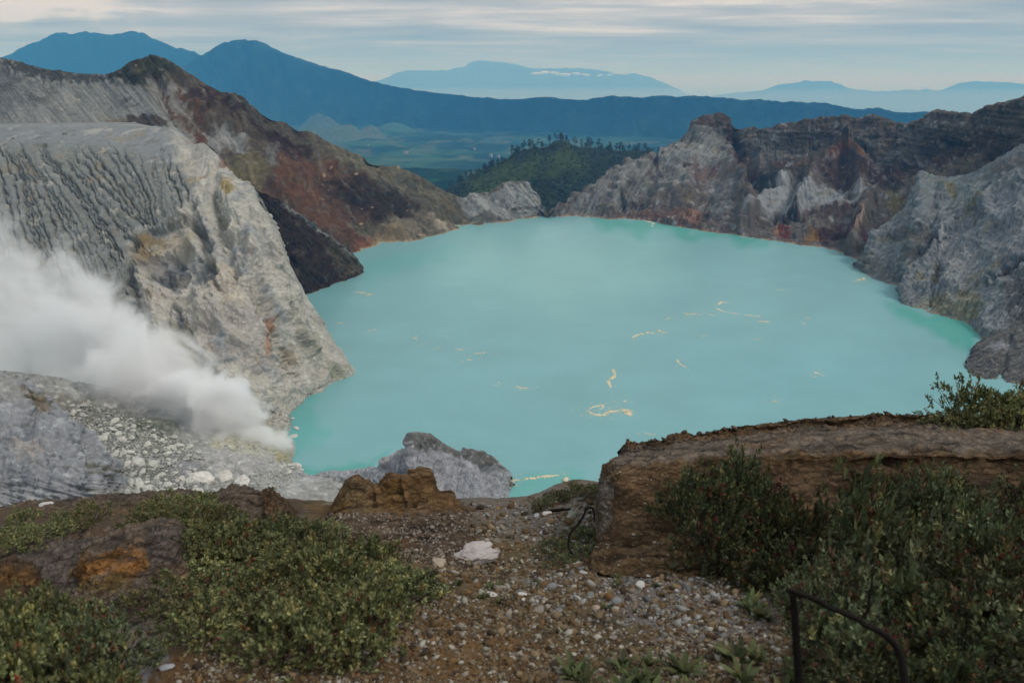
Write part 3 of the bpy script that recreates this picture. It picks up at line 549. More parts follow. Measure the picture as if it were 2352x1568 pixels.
# ---------------------------------------------------------------- fumarole floor
R = [[Z(-150, 850, 75), Z(0, 850, 70), Z(150, 870, 50), Z(300, 900, 34), Z(450, 930, 20), Z(560, 950, 8), Z(640, 950, 0), Z(680, 926, -3)],
     [Z(-150, 900, 66), Z(0, 900, 60), Z(150, 920, 44), Z(300, 940, 28), Z(450, 965, 17), Z(560, 975, 9), Z(640, 975, 3), Z(668, 960, -1)],
     [Z(-150, 960, 58), Z(0, 960, 54), Z(150, 980, 38), Z(300, 990, 23), Z(450, 1000, 14), Z(560, 1005, 8), Z(635, 1000, 3), Z(670, 994, -1)],
     [Z(-150, 1010, 53), Z(0, 1010, 49), Z(150, 1020, 36), Z(300, 1030, 22), Z(450, 1035, 14), Z(560, 1037, 9), Z(635, 1038, 5), Z(680, 1030, 0)],
     [Z(-150, 1060, 50), Z(0, 1060, 47), Z(150, 1060, 35), Z(300, 1065, 22), Z(450, 1065, 15), Z(560, 1065, 11), Z(630, 1066, 7), Z(672, 1060, 0)],
     [Z(-150, 1110, 50), Z(0, 1110, 46), Z(150, 1110, 34), Z(300, 1110, 23), Z(450, 1105, 16), Z(560, 1100, 12), Z(640, 1094, 7), Z(712, 1089, 0)],
     [Z(-150, 1160, 50), Z(0, 1160, 46), Z(150, 1160, 36), Z(300, 1160, 27), Z(450, 1150, 20), Z(560, 1140, 14), Z(660, 1125, 9), Z(780, 1095, 1)],
     [Z(-150, 1260, 56), Z(0, 1260, 50), Z(150, 1250, 42), Z(300, 1240, 34), Z(450, 1230, 26), Z(560, 1220, 20), Z(680, 1200, 14), Z(820, 1170, 4)]]
Fl = Patch(R, 560, 420)
Fl.bump([(400, 1060), (450, 1055), (520, 1050), (600, 1055)], 26, 2.6, 10, 30); Fl.bump([(440, 1120), (475, 1125)], 16, 3.2, 5); Fl.bump([(330, 975), (400, 985)], 13, 4, 6)
Fl.bump([(225, 1090), (200, 1020), (160, 985)], 8, -3, 6)
lay = sstep(380, 200, Fl.X)*sstep(1085, 1110, Fl.Y)
strat = fbm(np.stack([(Fl.X)/160, (Fl.Y-Fl.X*.12)/6.5, Fl.X*0+2], -1), 4, ridged=True)
rub = sstep(.0, .25, 1-np.abs(dpoly(Fl.X, Fl.Y, [(150, 930), (300, 930), (420, 1020), (500, 1110), (330, 1150), (220, 1100)]))/200)
Fl.disp += Fl.noise(22, 4)*2.2+Fl.noise(6, 5, ridged=True)*.9+Fl.noise(2, 4)*.45+strat*1.1*lay
Fl.apply(); Fl.base(H('8d8d8a', K))
Fl.poly([(150, 930), (300, 930), (420, 1020), (500, 1110), (330, 1150), (220, 1100), (170, 1000)], H('64655f', K), 14, .85, 16)
Fl.poly([(400, 1040), (560, 1035), (650, 1060), (640, 1100), (540, 1110), (470, 1080)], H('9d9b99', K), 10, .8, 14)
Fl.poly([(380, 1060), (440, 1060), (470, 1100), (450, 1125), (400, 1110)], H('86868a', K), 8, .7, 10)
Fl.poly([(520, 1105), (700, 1085), (760, 1110), (600, 1150), (480, 1150)], H('9e9e9c', K), 8, .7, 12)
Fl.poly([(480, 980), (640, 985), (690, 1040), (660, 1060), (560, 1045), (480, 1030)], H('b0ad94', K), 10, .7, 14); Fl.poly([(620, 1040), (690, 1030), (690, 1060), (640, 1060)], H('8d8560', K), 6, .7, 8)
Fl.poly([(300, 960), (420, 965), (420, 1000), (320, 1000)], H('5f6353', K), 10, .7, 12)
Fl.poly([(90, 900), (200, 920), (230, 980), (170, 1000), (110, 960)], H('6b675c', K), 12, .8, 12)
Fl.mix(lay*.85*sstep(.15, .45, fbm(np.stack([Fl.X/150, (Fl.Y-Fl.X*.12)/9, Fl.X*0+7], -1), 4)), H('5f5c4a', K))
Fl.mix(lay*.6*sstep(.1, .4, fbm(np.stack([Fl.X/110, (Fl.Y-Fl.X*.12)/4, Fl.X*0+17], -1), 4)), H('b5b6b5', K))
Fl.poly([(70, 1110), (100, 1100), (170, 1100), (175, 1125), (120, 1125), (75, 1120)], H('49443a', K), 3, .9, 5); Fl.poly([(0, 1080), (30, 1085), (55, 1105), (20, 1110), (0, 1105)], H('4f4a40', K), 3, .85, 5)
Fl.spots(H('b8b7b2', K), 5, .1, .35, .6, 3); Fl.spots(H('66675f', K), 7, .12, .35, .5, 13); Fl.vary(2.2, .25)
structure(Fl.build('ground', M_ASH), 'pale rubble floor around the steaming vents', 'ground')
# smooth mound at far left
cr = [(-160, 850, 350), (-60, 862, 350), (0, 872, 350), (38, 884, 349), (60, 905, 347), (78, 938, 343), (108, 955, 340), (140, 968, 337), (160, 985, 334), (180, 1015, 329), (196, 1045, 325), (214, 1080, 320)]
top = np.array([D(*q) for q in cr]); bx = [(-160, 1100), (-60, 1105), (0, 1110), (25, 1112), (50, 1113), (75, 1113), (100, 1113), (125, 1112), (150, 1110), (170, 1108), (195, 1106), (218, 1102)]
bot = np.array([D(x, y, 282) for x, y in bx])
rows = [top+np.array([9, 16, -26]), top+np.array([3, 4, -3]), top]
for t in (.3, .65): 
    q = top*(1-t)+bot*t; q[:, 2] += 3*math.sin(math.pi*t); rows.append(q)
rows += [bot, bot+np.array([0, -8, -10])]
rows = [np.concatenate([q, [q[-1]+np.array([3, -1, -25])]]) for q in map(np.array, rows)]
Mo = Patch(rows, 300, 260); Mo.bump([(70, 905), (90, 1000), (130, 1060)], 12, 1.5, 10); Mo.bump([(0, 1030), (20, 985), (70, 975), (100, 1000)], 7, -2.2, 8)
Mo.disp += Mo.noise(22, 4, ridged=True)*3.4+Mo.noise(6, 5, ridged=True)*1.4+fbm(np.stack([Mo.X/140, (Mo.Y-Mo.X*.2)/10, Mo.X*0+7], -1), 4, ridged=True)*1.3+Mo.noise(1.6, 3)*.25
Mo.apply(); Mo.base(H('86878a', K)); Mo.poly([(10, 1020), (30, 985), (80, 980), (110, 1010), (60, 1010), (20, 1040)], H('686b70', K), 8, .8, 12)
Mo.poly([(-100, 860), (20, 870), (50, 900), (40, 940), (-100, 940)], H('8d8c86', K), 8, .7, 12); Mo.poly([(45, 890), (80, 900), (110, 950), (80, 950), (55, 930)], H('6f6248', K), 6, .8, 8)
Mo.poly([(20, 1010), (90, 1020), (110, 1050), (40, 1050)], H('a59d94', K), 8, .6, 14); ly = sstep(1050, 1080, Mo.Y); Mo.mix(ly*.8*sstep(.1, .4, fbm(np.stack([Mo.X/150, (Mo.Y-Mo.X*.12)/8, Mo.X*0+7], -1), 4)), H('5f5c4a', K)); Mo.spots(H('b6b8ba', K), 7, .1, .4, .5, 3); Mo.spots(H('62656a', K), 9, .15, .4, .5, 9); Mo.vary(2, .25)
structure(Mo.build('hills', M_ASH), 'smooth blue grey mound at the far left beside the rubble', 'mound')
K = .86
# ---------------------------------------------------------------- right back wall
ra = [(1262, 493, 1262), (1290, 474, 1290), (1335, 443, 1340), (1395, 405, 1385), (1440, 380, 1410), (1480, 364, 1430), (1515, 358, 1440), (1562, 319, 1460), (1582, 304, 1465), (1619, 280, 1475), (1645, 267, 1480), (1656, 266, 1480), (1668, 274, 1482), (1690, 288, 1485), (1740, 305, 1490), (1784, 295, 1480), (1824, 283, 1465), (1864, 280, 1450), (1905, 273, 1430), (1965, 272, 1410), (2002, 264, 1395), (2020, 268, 1390), (2040, 280, 1380), (2066, 291, 1370), (2089, 290, 1350), (2133, 270, 1290), (2157, 260, 1250), (2183, 262, 1200), (2220, 265, 1150), (2247, 260, 1110), (2277, 246, 1070), (2318, 240, 1020), (2352, 225, 980), (2450, 190, 900)]
sh = [(1264, 496), (1290, 495), (1330, 496), (1370, 499), (1410, 500), (1445, 501), (1480, 503), (1520, 511), (1550, 518), (1580, 521), (1610, 526), (1635, 530), (1655, 532), (1680, 533), (1720, 540), (1760, 547), (1790, 551), (1820, 556), (1850, 560), (1885, 565), (1910, 569), (1935, 574), (1955, 583), (1975, 592)]
top = np.array([D(*q) for q in ra]); bot = [Z(x, y, 0) for x, y in sh]+[D(2040, 585, 930), D(2080, 580, 905), D(2120, 575, 885), D(2160, 570, 870), D(2200, 565, 860), D(2240, 560, 850), D(2280, 555, 840), D(2320, 550, 830), D(2360, 545, 820), D(2460, 540, 780)]
bot = np.array(bot); rows = [top+np.array([30, 150, -120]), top+np.array([5, 25, -16]), top]
nA = len(ra); ii = np.arange(nA)
steep = sstep(6, 12, ii)                                                    # upper scarp then gentler apron
for t, zf, df in ((.18, .66, .12), (.42, .44, .38), (.72, .18, .70)):
    q = top*(1-t)+bot*t; a = top.copy(); 
    zf_ = (1-t)*(1-steep)+zf*steep; df_ = t*(1-steep)+df*steep
    q[:, 0] = top[:, 0]*(1-df_)+bot[:, 0]*df_; q[:, 1] = top[:, 1]*(1-df_)+bot[:, 1]*df_; q[:, 2] = top[:, 2]*zf_+bot[:, 2]*(1-zf_); rows.append(q)
rows += [bot, bot+np.array([0, -28, -14])]
C_ = Patch(rows, 900, 420)
edge = sstep(1.3, 2.3, C_.tv)[:, None]; low = sstep(6.9, 5.7, C_.tv)[:, None]
for pts, w, a in ((T3([(290, 190), (330, 250), (350, 330), (300, 420), (290, 520)]), 12, 7), (T3([(290, 520), (380, 560), (450, 700), (480, 880)]), 15, 16), (T3([(150, 180), (120, 330), (60, 450), (40, 700)]), 22, 10),
                  (T3([(380, 180), (400, 330), (480, 450), (560, 600), (640, 620)]), 15, -20), (T3([(1110, 200), (1100, 310), (1150, 340)]), 8, 10),
                  (T3([(1150, 320), (1060, 350), (990, 410), (930, 520), (860, 640), (800, 760)]), 12, 13), (T3([(1150, 320), (1220, 400), (1240, 520), (1230, 640)]), 13, 12),
                  (T3([(1100, 420), (1100, 520), (1110, 600)]), 16, -9), (T3([(1240, 340), (1400, 420), (1560, 470), (1700, 380), (1850, 300)]), 12, -12),
                  (T3([(1500, 560), (1400, 620), (1300, 700), (1250, 850), (1200, 1000)]), 16, 13), (T3([(700, 580), (640, 680), (540, 760), (430, 880)]), 14, 12), (T3([(780, 600), (700, 760), (620, 860)]), 9, -9),
                  (T3([(1240, 860), (1230, 940), (1190, 1050)]), 5, 7), (T3([(700, 800), (820, 830)]), 7, -9), (T3([(0, 400), (-200, 420), (-400, 560), (-560, 700)]), 18, 8),
                  ([(1515, 362), (1500, 420), (1470, 480)], 10, -8), ([(1440, 385), (1420, 450), (1400, 490)], 10, 6)):
    C_.bump(pts, w, a*1.45, 10, 35)
C_.disp *= .1+.9*edge
C_.mound([(1412, 462), (1428, 452), (1440, 462), (1436, 486), (1415, 482)], 4, -16, 2, 10); C_.mound([(1440, 466), (1470, 455), (1480, 475), (1450, 490)], 4, -8, 2, 10)
st_ = sstep(1640, 1750, C_.X)*sstep(430, 360, C_.Y)
C_.disp += fbm(np.stack([C_.P[..., 0]/260, C_.P[..., 2]/7.5, C_.P[..., 1]/300], -1), 4, ridged=True)*2.4*st_*edge       # lava beds
lc = fbm(np.stack([(C_.X+C_.Y*.7)/9, (C_.Y-C_.X*.4)/120, C_.X*0+16], -1), 4, ridged=True); lw = sstep(1720, 1600, C_.X)
C_.disp += lc*3.2*lw*edge*low+fbm(np.stack([(C_.X-C_.Y*.25)/10, C_.Y/110, C_.X*0+26], -1), 4, ridged=True)*2.4*(1-lw)*edge*low
C_.disp += (C_.noise(80, 5, ridged=True)*10+C_.noise(26, 5, ridged=True)*5+C_.noise(9, 5)*1.8)*(.07+.93*edge)*low
cols = fbm(np.stack([C_.X/7, C_.Y/110, C_.X*0+6], -1), 3, ridged=True); C_.disp += cols*2.2*st_*edge
C_.apply()
C_.base(H('6b625a', K))
g_ = H('8a8a87', K); br = H('45352f', K); rd = H('5c352b', K); dk = H('2f2b28', K)
C_.poly(T3([(380, 170), (800, 150), (1300, 100), (1500, 190), (2040, 90), (2450, -60), (2450, 250), (2100, 300), (1650, 440), (1480, 420), (1200, 330), (1000, 380), (700, 450), (470, 400)]), H('5f564e', K), 10, .9, 16)
C_.poly(T3([(440, 230), (700, 230), (760, 400), (640, 440), (500, 420)]), H('716d68', K), 10, .7, 14)
C_.poly(T3([(1180, 270), (1500, 330), (1640, 380), (1480, 410), (1250, 340)]), H('7d7b78', K), 9, .7, 12)
C_.poly(T3([(1480, 230), (1640, 230), (1620, 330), (1500, 330)]), H('777470', K), 9, .6, 12)
C_.poly(T3([(1480, 400), (1560, 440), (1640, 430), (1660, 400), (1560, 420)]), H('8b8c8d', K), 4, .9, 5)
C_.poly([(1265, 492), (1400, 402), (1515, 356), (1562, 320), (1640, 275), (1662, 330), (1670, 380), (1620, 430), (1560, 440), (1480, 440), (1400, 495)], H('85837e', K), 10, .9, 12)
C_.poly(T3([(60, 180), (290, 110), (360, 180), (260, 210), (140, 220)]), br, 6, .8, 10)
C_.poly(T3([(270, 220), (400, 200), (440, 300), (400, 330), (480, 450), (620, 600), (600, 660), (480, 620), (340, 420), (300, 300)]), H('473129', K), 9, .95, 12)
C_.line(T3([(380, 340), (440, 400), (500, 470)]), 7, H('6c452e', K), .8, 8); C_.line(T3([(660, 470), (780, 455), (900, 435)]), 5, H('704630', K), .9, 5)
C_.poly(T3([(640, 460), (900, 440), (860, 540), (700, 580), (620, 640), (520, 620), (560, 540)]), H('37322a', K), 12, .85, 16)
C_.poly(T3([(990, 400), (1130, 340), (1280, 410), (1250, 450), (1140, 390), (1050, 430)]), H('774a2e', K), 6, .9, 10)
C_.poly(T3([(950, 450), (1130, 380), (1260, 480), (1600, 480), (1560, 600), (1420, 660), (1250, 560), (1200, 640), (1020, 620)]), H('452e28', K), 12, .9, 16)
C_.poly(T3([(1230, 340), (1500, 440), (1660, 440), (1800, 340), (1960, 300), (2100, 330), (1900, 400), (1700, 500), (1560, 520), (1300, 430)]), H('3e2b27', K), 10, .9, 14)
C_.poly(T3([(1700, 300), (2200, 200), (2352, 250), (2352, 400), (2100, 420), (1900, 460), (1750, 480), (1640, 520)]), H('4b3a33', K), 14, .75, 16)
C_.poly(T3([(1800, 430), (2080, 430), (2040, 540), (1850, 560), (1760, 520)]), H('766c5c', K), 10, .7, 14)
C_.poly(T3([(660, 580), (780, 570), (900, 620), (1100, 640), (1260, 640), (1240, 720), (1000, 740), (820, 780), (620, 790), (440, 880), (420, 780), (560, 700)]), H('a3a6a8', K), 10, .85, 16)
C_.poly(T3([(-60, 320), (230, 300), (300, 400), (180, 470), (60, 500), (-60, 500)]), H('8c8d88', K), 8, .7, 12)
C_.poly(T3([(40, 480), (260, 470), (240, 560), (80, 580)]), rd, 8, .6, 12)
C_.poly(T3([(200, 580), (380, 580), (380, 700), (260, 860), (200, 840)]), H('6f7070', K), 8, .85, 10)
C_.poly(T3([(960, 760), (1220, 740), (1240, 800), (1100, 820), (940, 820)]), H('4c3531', K), 8, .85, 10)
C_.poly(T3([(640, 800), (800, 780), (840, 840), (720, 850), (650, 830)]), dk, 5, .85, 8)
C_.poly(T3([(660, 850), (770, 870), (740, 950), (670, 950)]), H('6e342a', K), 5, .9, 7); C_.poly(T3([(620, 850), (670, 860), (680, 950), (630, 940)]), H('a98268', K), 4, .8, 7)
C_.poly(T3([(840, 950), (900, 900), (970, 900), (970, 980), (860, 985)]), H('94703a', K), 6, .85, 8); C_.poly(T3([(930, 880), (1120, 860), (1230, 850), (1260, 960), (1120, 1000), (960, 980)]), H('4f2f2a', K), 7, .9, 10)
C_.poly(T3([(780, 860), (900, 850), (860, 960), (770, 950)]), H('6e6a67', K), 6, .7, 9)
C_.poly(T3([(-600, 760), (-400, 800), (-100, 770), (150, 770), (170, 850), (0, 860), (-300, 850)]), H('6a4638', K), 7, .6, 12); C_.poly(T3([(20, 800), (160, 790), (160, 850), (60, 860)]), H('96705f', K), 4, .6, 10)
C_.poly(T3([(1240, 850), (1280, 870), (1240, 950), (1200, 1050), (1190, 1000)]), H('b09a86', K), 3, .85, 5); C_.poly(T3([(1260, 940), (1330, 960), (1310, 1010), (1260, 1000)]), H('6e3028', K), 3, .8, 5)
C_.poly(T3([(1400, 660), (1500, 640), (1580, 700), (1500, 820), (1400, 760)]), H('7c6f45', K), 9, .7, 12)
C_.poly([(1600, 282), (1656, 262), (2010, 262), (2066, 288), (2157, 256), (2230, 262), (2352, 222), (2352, 240), (2230, 275), (2150, 272), (2060, 305), (1990, 280), (1860, 292), (1740, 312), (1690, 297), (1650, 282)], H('5a5145', K), 4, .6, 6)
C_.spots(H('a3a5a6', K), 17, .14, .42, .65, 3); C_.spots(H('3a2a25', K), 30, .08, .36, .55, 13); C_.spots(H('80704f', K), 45, .22, .45, .5, 23); C_.spots(H('5c3a2e', K), 36, .28, .5, .35, 43)
C_.C *= np.exp((lc*.35)*lw)[..., None]; C_.vary(10, .16); C_.vary(60, .12, 4)
lb = fbm(np.stack([C_.P[..., 0]/300, C_.P[..., 2]/5, C_.P[..., 1]/300], -1), 4); C_.C *= np.exp(lb*.8*st_)[..., None]
C_.shore(H('b98f74', K), 2.4, .85)
structure(C_.build('crater_wall', M_WALL), 'right back crater wall, layered grey crest above rust red and grey buttresses', 'crater wall')
K = .98
# ---------------------------------------------------------------- right grey buttress
cr = [(1962, 612, 905), (1975, 600, 910), (1992, 572, 925), (2005, 548, 935), (2020, 528, 945), (2046, 510, 950), (2068, 490, 960), (2086, 470, 970), (2100, 436, 985), (2115, 400, 1000), (2146, 410, 985), (2185, 408, 965), (2230, 400, 945), (2267, 385, 930), (2300, 362, 915), (2352, 335, 900), (2460, 290, 840)]
sh = [(1965, 614), (1974, 618), (1990, 628), (2010, 637), (2035, 648), (2060, 655), (2072, 672), (2079, 694), (2100, 704), (2133, 713), (2160, 719), (2183, 729), (2210, 742), (2235, 756), (2258, 772), (2300, 800), (2400, 830)]
top = np.array([D(*q) for q in cr]); bot = np.array([Z(x, y, 0) for x, y in sh])
rows = [top+np.array([20, 60, -70]), top+np.array([3, 8, -6]), top]
for t in (.25, .5, .75):
    q = top*(1-t)+bot*t; q[:, 2] += 5*math.sin(math.pi*t); rows.append(q)
rows += [bot, bot+np.array([-8, -18, -14])]
E = Patch(rows, 520, 480); edge = sstep(1.4, 2.4, E.tv)[:, None]; low = sstep(6.9, 5.9, E.tv)[:, None]
for pts, w, a in ((T3([(1700, 860), (1760, 940), (1680, 1040), (1600, 1150), (1500, 1260)]), 9, -9), (T3([(1400, 960), (1560, 900), (1700, 870)]), 8, 5), (T3([(1340, 930), (1330, 1040), (1270, 1130)]), 8, 6),
                  (T3([(2130, 680), (2000, 800), (1830, 900), (1760, 1000), (1640, 1150), (1560, 1260)]), 12, 9), (T3([(2352, 760), (2150, 850), (1990, 980), (1900, 1150), (1850, 1300)]), 20, 6),
                  (T3([(1620, 740), (1560, 850), (1580, 900)]), 10, -5), (T3([(1780, 1120), (1750, 1250), (1700, 1400)]), 7, -5), (T3([(2352, 1090), (2250, 1150), (2130, 1240)]), 8, -8),
                  (T3([(2352, 560), (2200, 640), (2130, 760)]), 12, 7), (T3([(2100, 620), (2000, 700), (1900, 830)]), 9, -6), (T3([(1830, 600), (1760, 700), (1620, 820)]), 11, 5)):
    E.bump(pts, w, a, 10, 30)
fi = fbm(np.stack([(E.X*.78+E.Y*.62)/5.5, (E.X-E.Y*.8)/110, E.X*0+5], -1), 4, ridged=True)
E.disp += (E.noise(50, 4, ridged=True)*6+E.noise(15, 5, ridged=True)*1.6+E.noise(5, 4)*.6+fi*2.2)*(.3+.7*edge)*low
E.apply(); E.base(H('7f8384', K))
E.poly(T3([(1680, 860), (2050, 750), (2352, 560), (2500, 500), (2500, 1100), (2250, 1100), (2050, 1000), (1900, 1080), (1760, 1100), (1640, 1000)]), H('84878c', K), 16, .8, 20)
E.poly(T3([(1780, 950), (2100, 1000), (2100, 1250), (2000, 1450), (1880, 1420), (1850, 1250), (1760, 1100)]), H('9c9c9b', K), 18, .7, 24)
E.poly(T3([(1640, 500), (1760, 540), (1900, 560), (2100, 560), (2060, 660), (1900, 700), (1750, 650), (1650, 560)]), H('8a938f', K), 10, .7, 14)
E.poly(T3([(1900, 800), (2000, 700), (2130, 620), (2130, 680), (2040, 800), (1900, 870), (1860, 860)]), H('6f6848', K), 7, .8, 12); E.poly(T3([(1820, 590), (1910, 600), (1890, 670), (1820, 660)]), H('857a4c', K), 6, .7, 10)
E.poly(T3([(1400, 980), (1540, 900), (1700, 870), (1770, 940), (1700, 1060), (1600, 1150), (1500, 1100), (1620, 980)]), H('5e574d', K), 7, .75, 12)
E.poly(T3([(1220, 1150), (1290, 1050), (1360, 1080), (1500, 1270), (1400, 1240)]), H('716f63', K), 7, .7, 10)
E.poly(T3([(1620, 1400), (1700, 1320), (1850, 1360), (2000, 1300), (2100, 1400), (2050, 1500), (1900, 1500)]), H('86805c', K), 10, .65, 16)
E.poly(T3([(1750, 1100), (1790, 1130), (1760, 1260), (1720, 1260)]), H('6a6347', K), 5, .7, 8)
E.poly(T3([(2130, 1250), (2200, 1160), (2352, 1070), (2352, 1110), (2260, 1180), (2160, 1250)]), H('453e3b', K), 4, .95, 6)
E.poly(T3([(2200, 1300), (2352, 1200), (2400, 1559), (2230, 1500)]), H('5b5553', K), 10, .7, 14)
E.poly(T3([(2352, 380), (2200, 420), (2100, 560), (2250, 520), (2400, 440)]), H('5e5450', K), 8, .6, 12)
E.spots(H('a9adb0', K), 16, .12, .45, .5, 3); E.spots(H('5c5e60', K), 22, .12, .45, .5, 13); E.spots(H('877d56', K), 32, .2, .42, .55, 23); E.vary(7, .16)
ls = fbm(np.stack([(E.X*.78+E.Y*.62)/4, (E.X-E.Y*.8)/90, E.X*0+15], -1), 4); E.C *= np.exp(ls*.45)[..., None]
E.shore(H('a89878', K), 1.6, .7)
structure(E.build('crater_wall', M_WALL), 'blue grey buttress of the right crater wall dropping into the lake', 'crater wall')
# dark banded lobe at the right edge
cr = [(2219, 838, 575), (2224, 822, 590), (2236, 800, 600), (2256, 784, 606), (2280, 771, 612), (2318, 755, 620), (2360, 735, 625), (2470, 700, 630)]
sh = [(2219, 842), (2224, 852), (2238, 862), (2262, 868), (2292, 871), (2318, 876), (2360, 888), (2470, 920)]
top = np.array([D(*q) for q in cr]); bot = np.array([Z(x, y, 0) for x, y in sh])
rows = [top+np.array([12, 35, -30]), top+np.array([1, 3, -1.5]), top, top*.62+bot*.38+np.array([0, 0, 3.2]), top*.3+bot*.7+np.array([0, 0, 2.2]), bot, bot+np.array([-2, -8, -9])]
Lb = Patch(rows, 240, 200)
band = fbm(np.stack([(Lb.X*.35+Lb.Y)/5, (Lb.X-Lb.Y)/120, Lb.X*0+2], -1), 4, ridged=True)
Lb.bump([(2318, 775), (2305, 830), (2300, 872)], 8, -3.5, 5); Lb.disp += band*.9+Lb.noise(12, 5, ridged=True)*1.6+Lb.noise(3, 4)*.5
Lb.apply(); Lb.base(H('5d5a56', K)); Lb.C *= np.exp(fbm(np.stack([(Lb.X*.35+Lb.Y)/6, (Lb.X-Lb.Y)/100, Lb.X*0+12], -1), 4)*1.1)[..., None]
Lb.poly([(2260, 800), (2300, 780), (2330, 785), (2290, 810)], H('8b8c90', K), 5, .8, 8); Lb.spots(H('8c8a80', K), 4, .12, .4, .6, 3); Lb.vary(3, .3); Lb.shore(H('8f8c80', K), .8, .8, 5)
structure(Lb.build('hills', M_WALL), 'dark banded rock lobe in the water at the right edge', 'rock spur')
K = 1.1
# ---------------------------------------------------------------- grey pinnacle below the viewpoint
cr = [(600, 1118, 384), (640, 1103, 386), (680, 1090, 388), (721, 1091, 388), (754, 1085, 388), (807, 1083, 385), (838, 1078, 380), (858, 1069, 376), (881, 1053, 372), (905, 1043, 370), (928, 1032, 368), (940, 1012, 366), (950, 998, 365), (984, 1000, 366), (1000, 1012, 368), (1014, 1022, 370), (1035, 1032, 371), (1053, 1040, 372), (1070, 1036, 374), (1106, 1040, 376), (1130, 1054, 378), (1158, 1076, 379), (1170, 1096, 378)]
top = np.array([D(*q) for q in cr]); bx = [x for x, y, d in cr]; bot = np.array([D(600+(x-600)*.98, 1225, 318) for x in bx]); bot[-1] = D(1168, 1140, 366); bot[-2] = D(1160, 1180, 350); bot[-3] = D(1140, 1210, 330)
rows = [top+np.array([6, 22, -48]), top+np.array([2, 5, -5]), top]
for t in (.3, .65):
    q = top*(1-t)+bot*t; q[:, 2] -= 1.5*math.sin(math.pi*t); rows.append(q)
rows += [bot, bot+np.array([0, -8, -12])]
Pn = Patch(rows, 460, 300); edge = sstep(1.4, 2.4, Pn.tv)[:, None]
for pts, w, a in ((T6([(745, 200), (740, 300), (700, 420), (640, 500)]), 9, 3), (T6([(830, 300), (900, 400), (930, 520)]), 8, -2.2), (T6([(1000, 320), (1060, 420), (1120, 540)]), 14, 1.4), (T6([(540, 360), (640, 420), (760, 420)]), 10, -3),
                  (T6([(1130, 380), (1180, 470), (1200, 540)]), 8, -2), (T6([(0, 460), (100, 440), (230, 560)]), 9, 2), (T6([(260, 480), (330, 560)]), 7, -4), (T6([(1040, 285), (1100, 330), (1240, 400)]), 6, 2)):
    Pn.bump(pts, w, a, 5, 20)
Pn.disp += (Pn.noise(12, 5, ridged=True)*1.8+Pn.noise(4, 5, ridged=True)*.9+Pn.noise(1.4, 4)*.35+fbm(np.stack([(Pn.X+Pn.Y*.25)/6, Pn.Y/70, Pn.X*0+3], -1), 4, ridged=True)*.7)*(.35+.65*edge)
Pn.apply(); Pn.base(H('8b8c90', K))
Pn.poly(T6([(735, 180), (840, 180), (1000, 290), (1140, 370), (1260, 480), (1180, 400), (1000, 330), (880, 280), (800, 270), (745, 290)]), H('5a5955', K), 3, .9, 5, 10)
Pn.poly(T6([(1000, 280), (1140, 270), (1280, 400), (1250, 400), (1100, 350)]), H('56544e', K), 4, .95, 5, 10)
Pn.poly(T6([(200, 430), (380, 440), (340, 520), (260, 510), (210, 480)]), H('64615a', K), 4, .8, 7); Pn.poly(T6([(540, 350), (640, 285), (700, 290), (620, 330)]), H('c0b8ae', K), 4, .7, 6)
Pn.poly(T6([(0, 600), (160, 590), (300, 620), (0, 640)]), H('a7a9aa', K), 5, .6, 8)
Pn.spots(H('aeb0b4', K), 5, .1, .4, .6, 3); Pn.spots(H('6b6c70', K), 7, .12, .4, .55, 13); Pn.vary(1.8, .22)
structure(Pn.build('hills', M_ASH), 'light grey rock pinnacle rising from the near shore, below the rim', 'pinnacle')
# small tongue running into the water right of it
cr = [Z(1100, 1062, 4), Z(1130, 1078, 5), Z(1152, 1094, 4), Z(1168, 1103, 2.5), Z(1182, 1112, .4)]; bb = [Z(1100, 1120, 4), Z(1130, 1130, 3), Z(1150, 1126, 1.5), Z(1164, 1120, .5), Z(1183, 1114, -.3)]
top, bot = np.array(cr), np.array(bb); To = Patch([top+np.array([0, 6, -8]), top, (top+bot)/2+np.array([0, 0, 1.0]), bot, bot+np.array([0, -4, -4])], 90, 60)
To.disp = To.noise(3, 4, ridged=True)*.5; To.apply(); To.base(H('67645c', K)); To.vary(1.5, .4)
structure(To.build('hills', M_ASH), 'thin dark rock tongue reaching into the water beside the pinnacle', 'rock spur')
# ---------------------------------------------------------------- crater wall under the viewer, down to the shore
xs = np.linspace(-330, 330, 90); ys = np.concatenate([np.linspace(9, 40, 30), np.linspace(45, 372, 60)])
X, Y = np.meshgrid(xs, ys); 
zz = np.interp(ys, [9, 14, 30, 80, 150, 260, 330, 372], [213, 204, 186, 130, 78, 22, 2, -6])[:, None]+0*X
w_ = sstep(60, 330, np.abs(X)); zz = zz+w_*30*sstep(9, 120, Y)
P = np.stack([X, Y, zz], -1); P[..., 2] += fbm(P/30., 4)*7*sstep(12, 60, Y); 
m_ = sstep(.0, .3, fbm(P/14.+7, 4))[..., None]; c_ = H('7d7b76', K)*(1-m_)+H('55504a', K)*m_
structure(mesh_obj('crater_wall', P.reshape(-1, 3), grid_faces(*X.shape), M_ASH, None, c_.reshape(-1, 3)), 'steep near crater wall dropping from the viewpoint to the shore', 'crater wall')
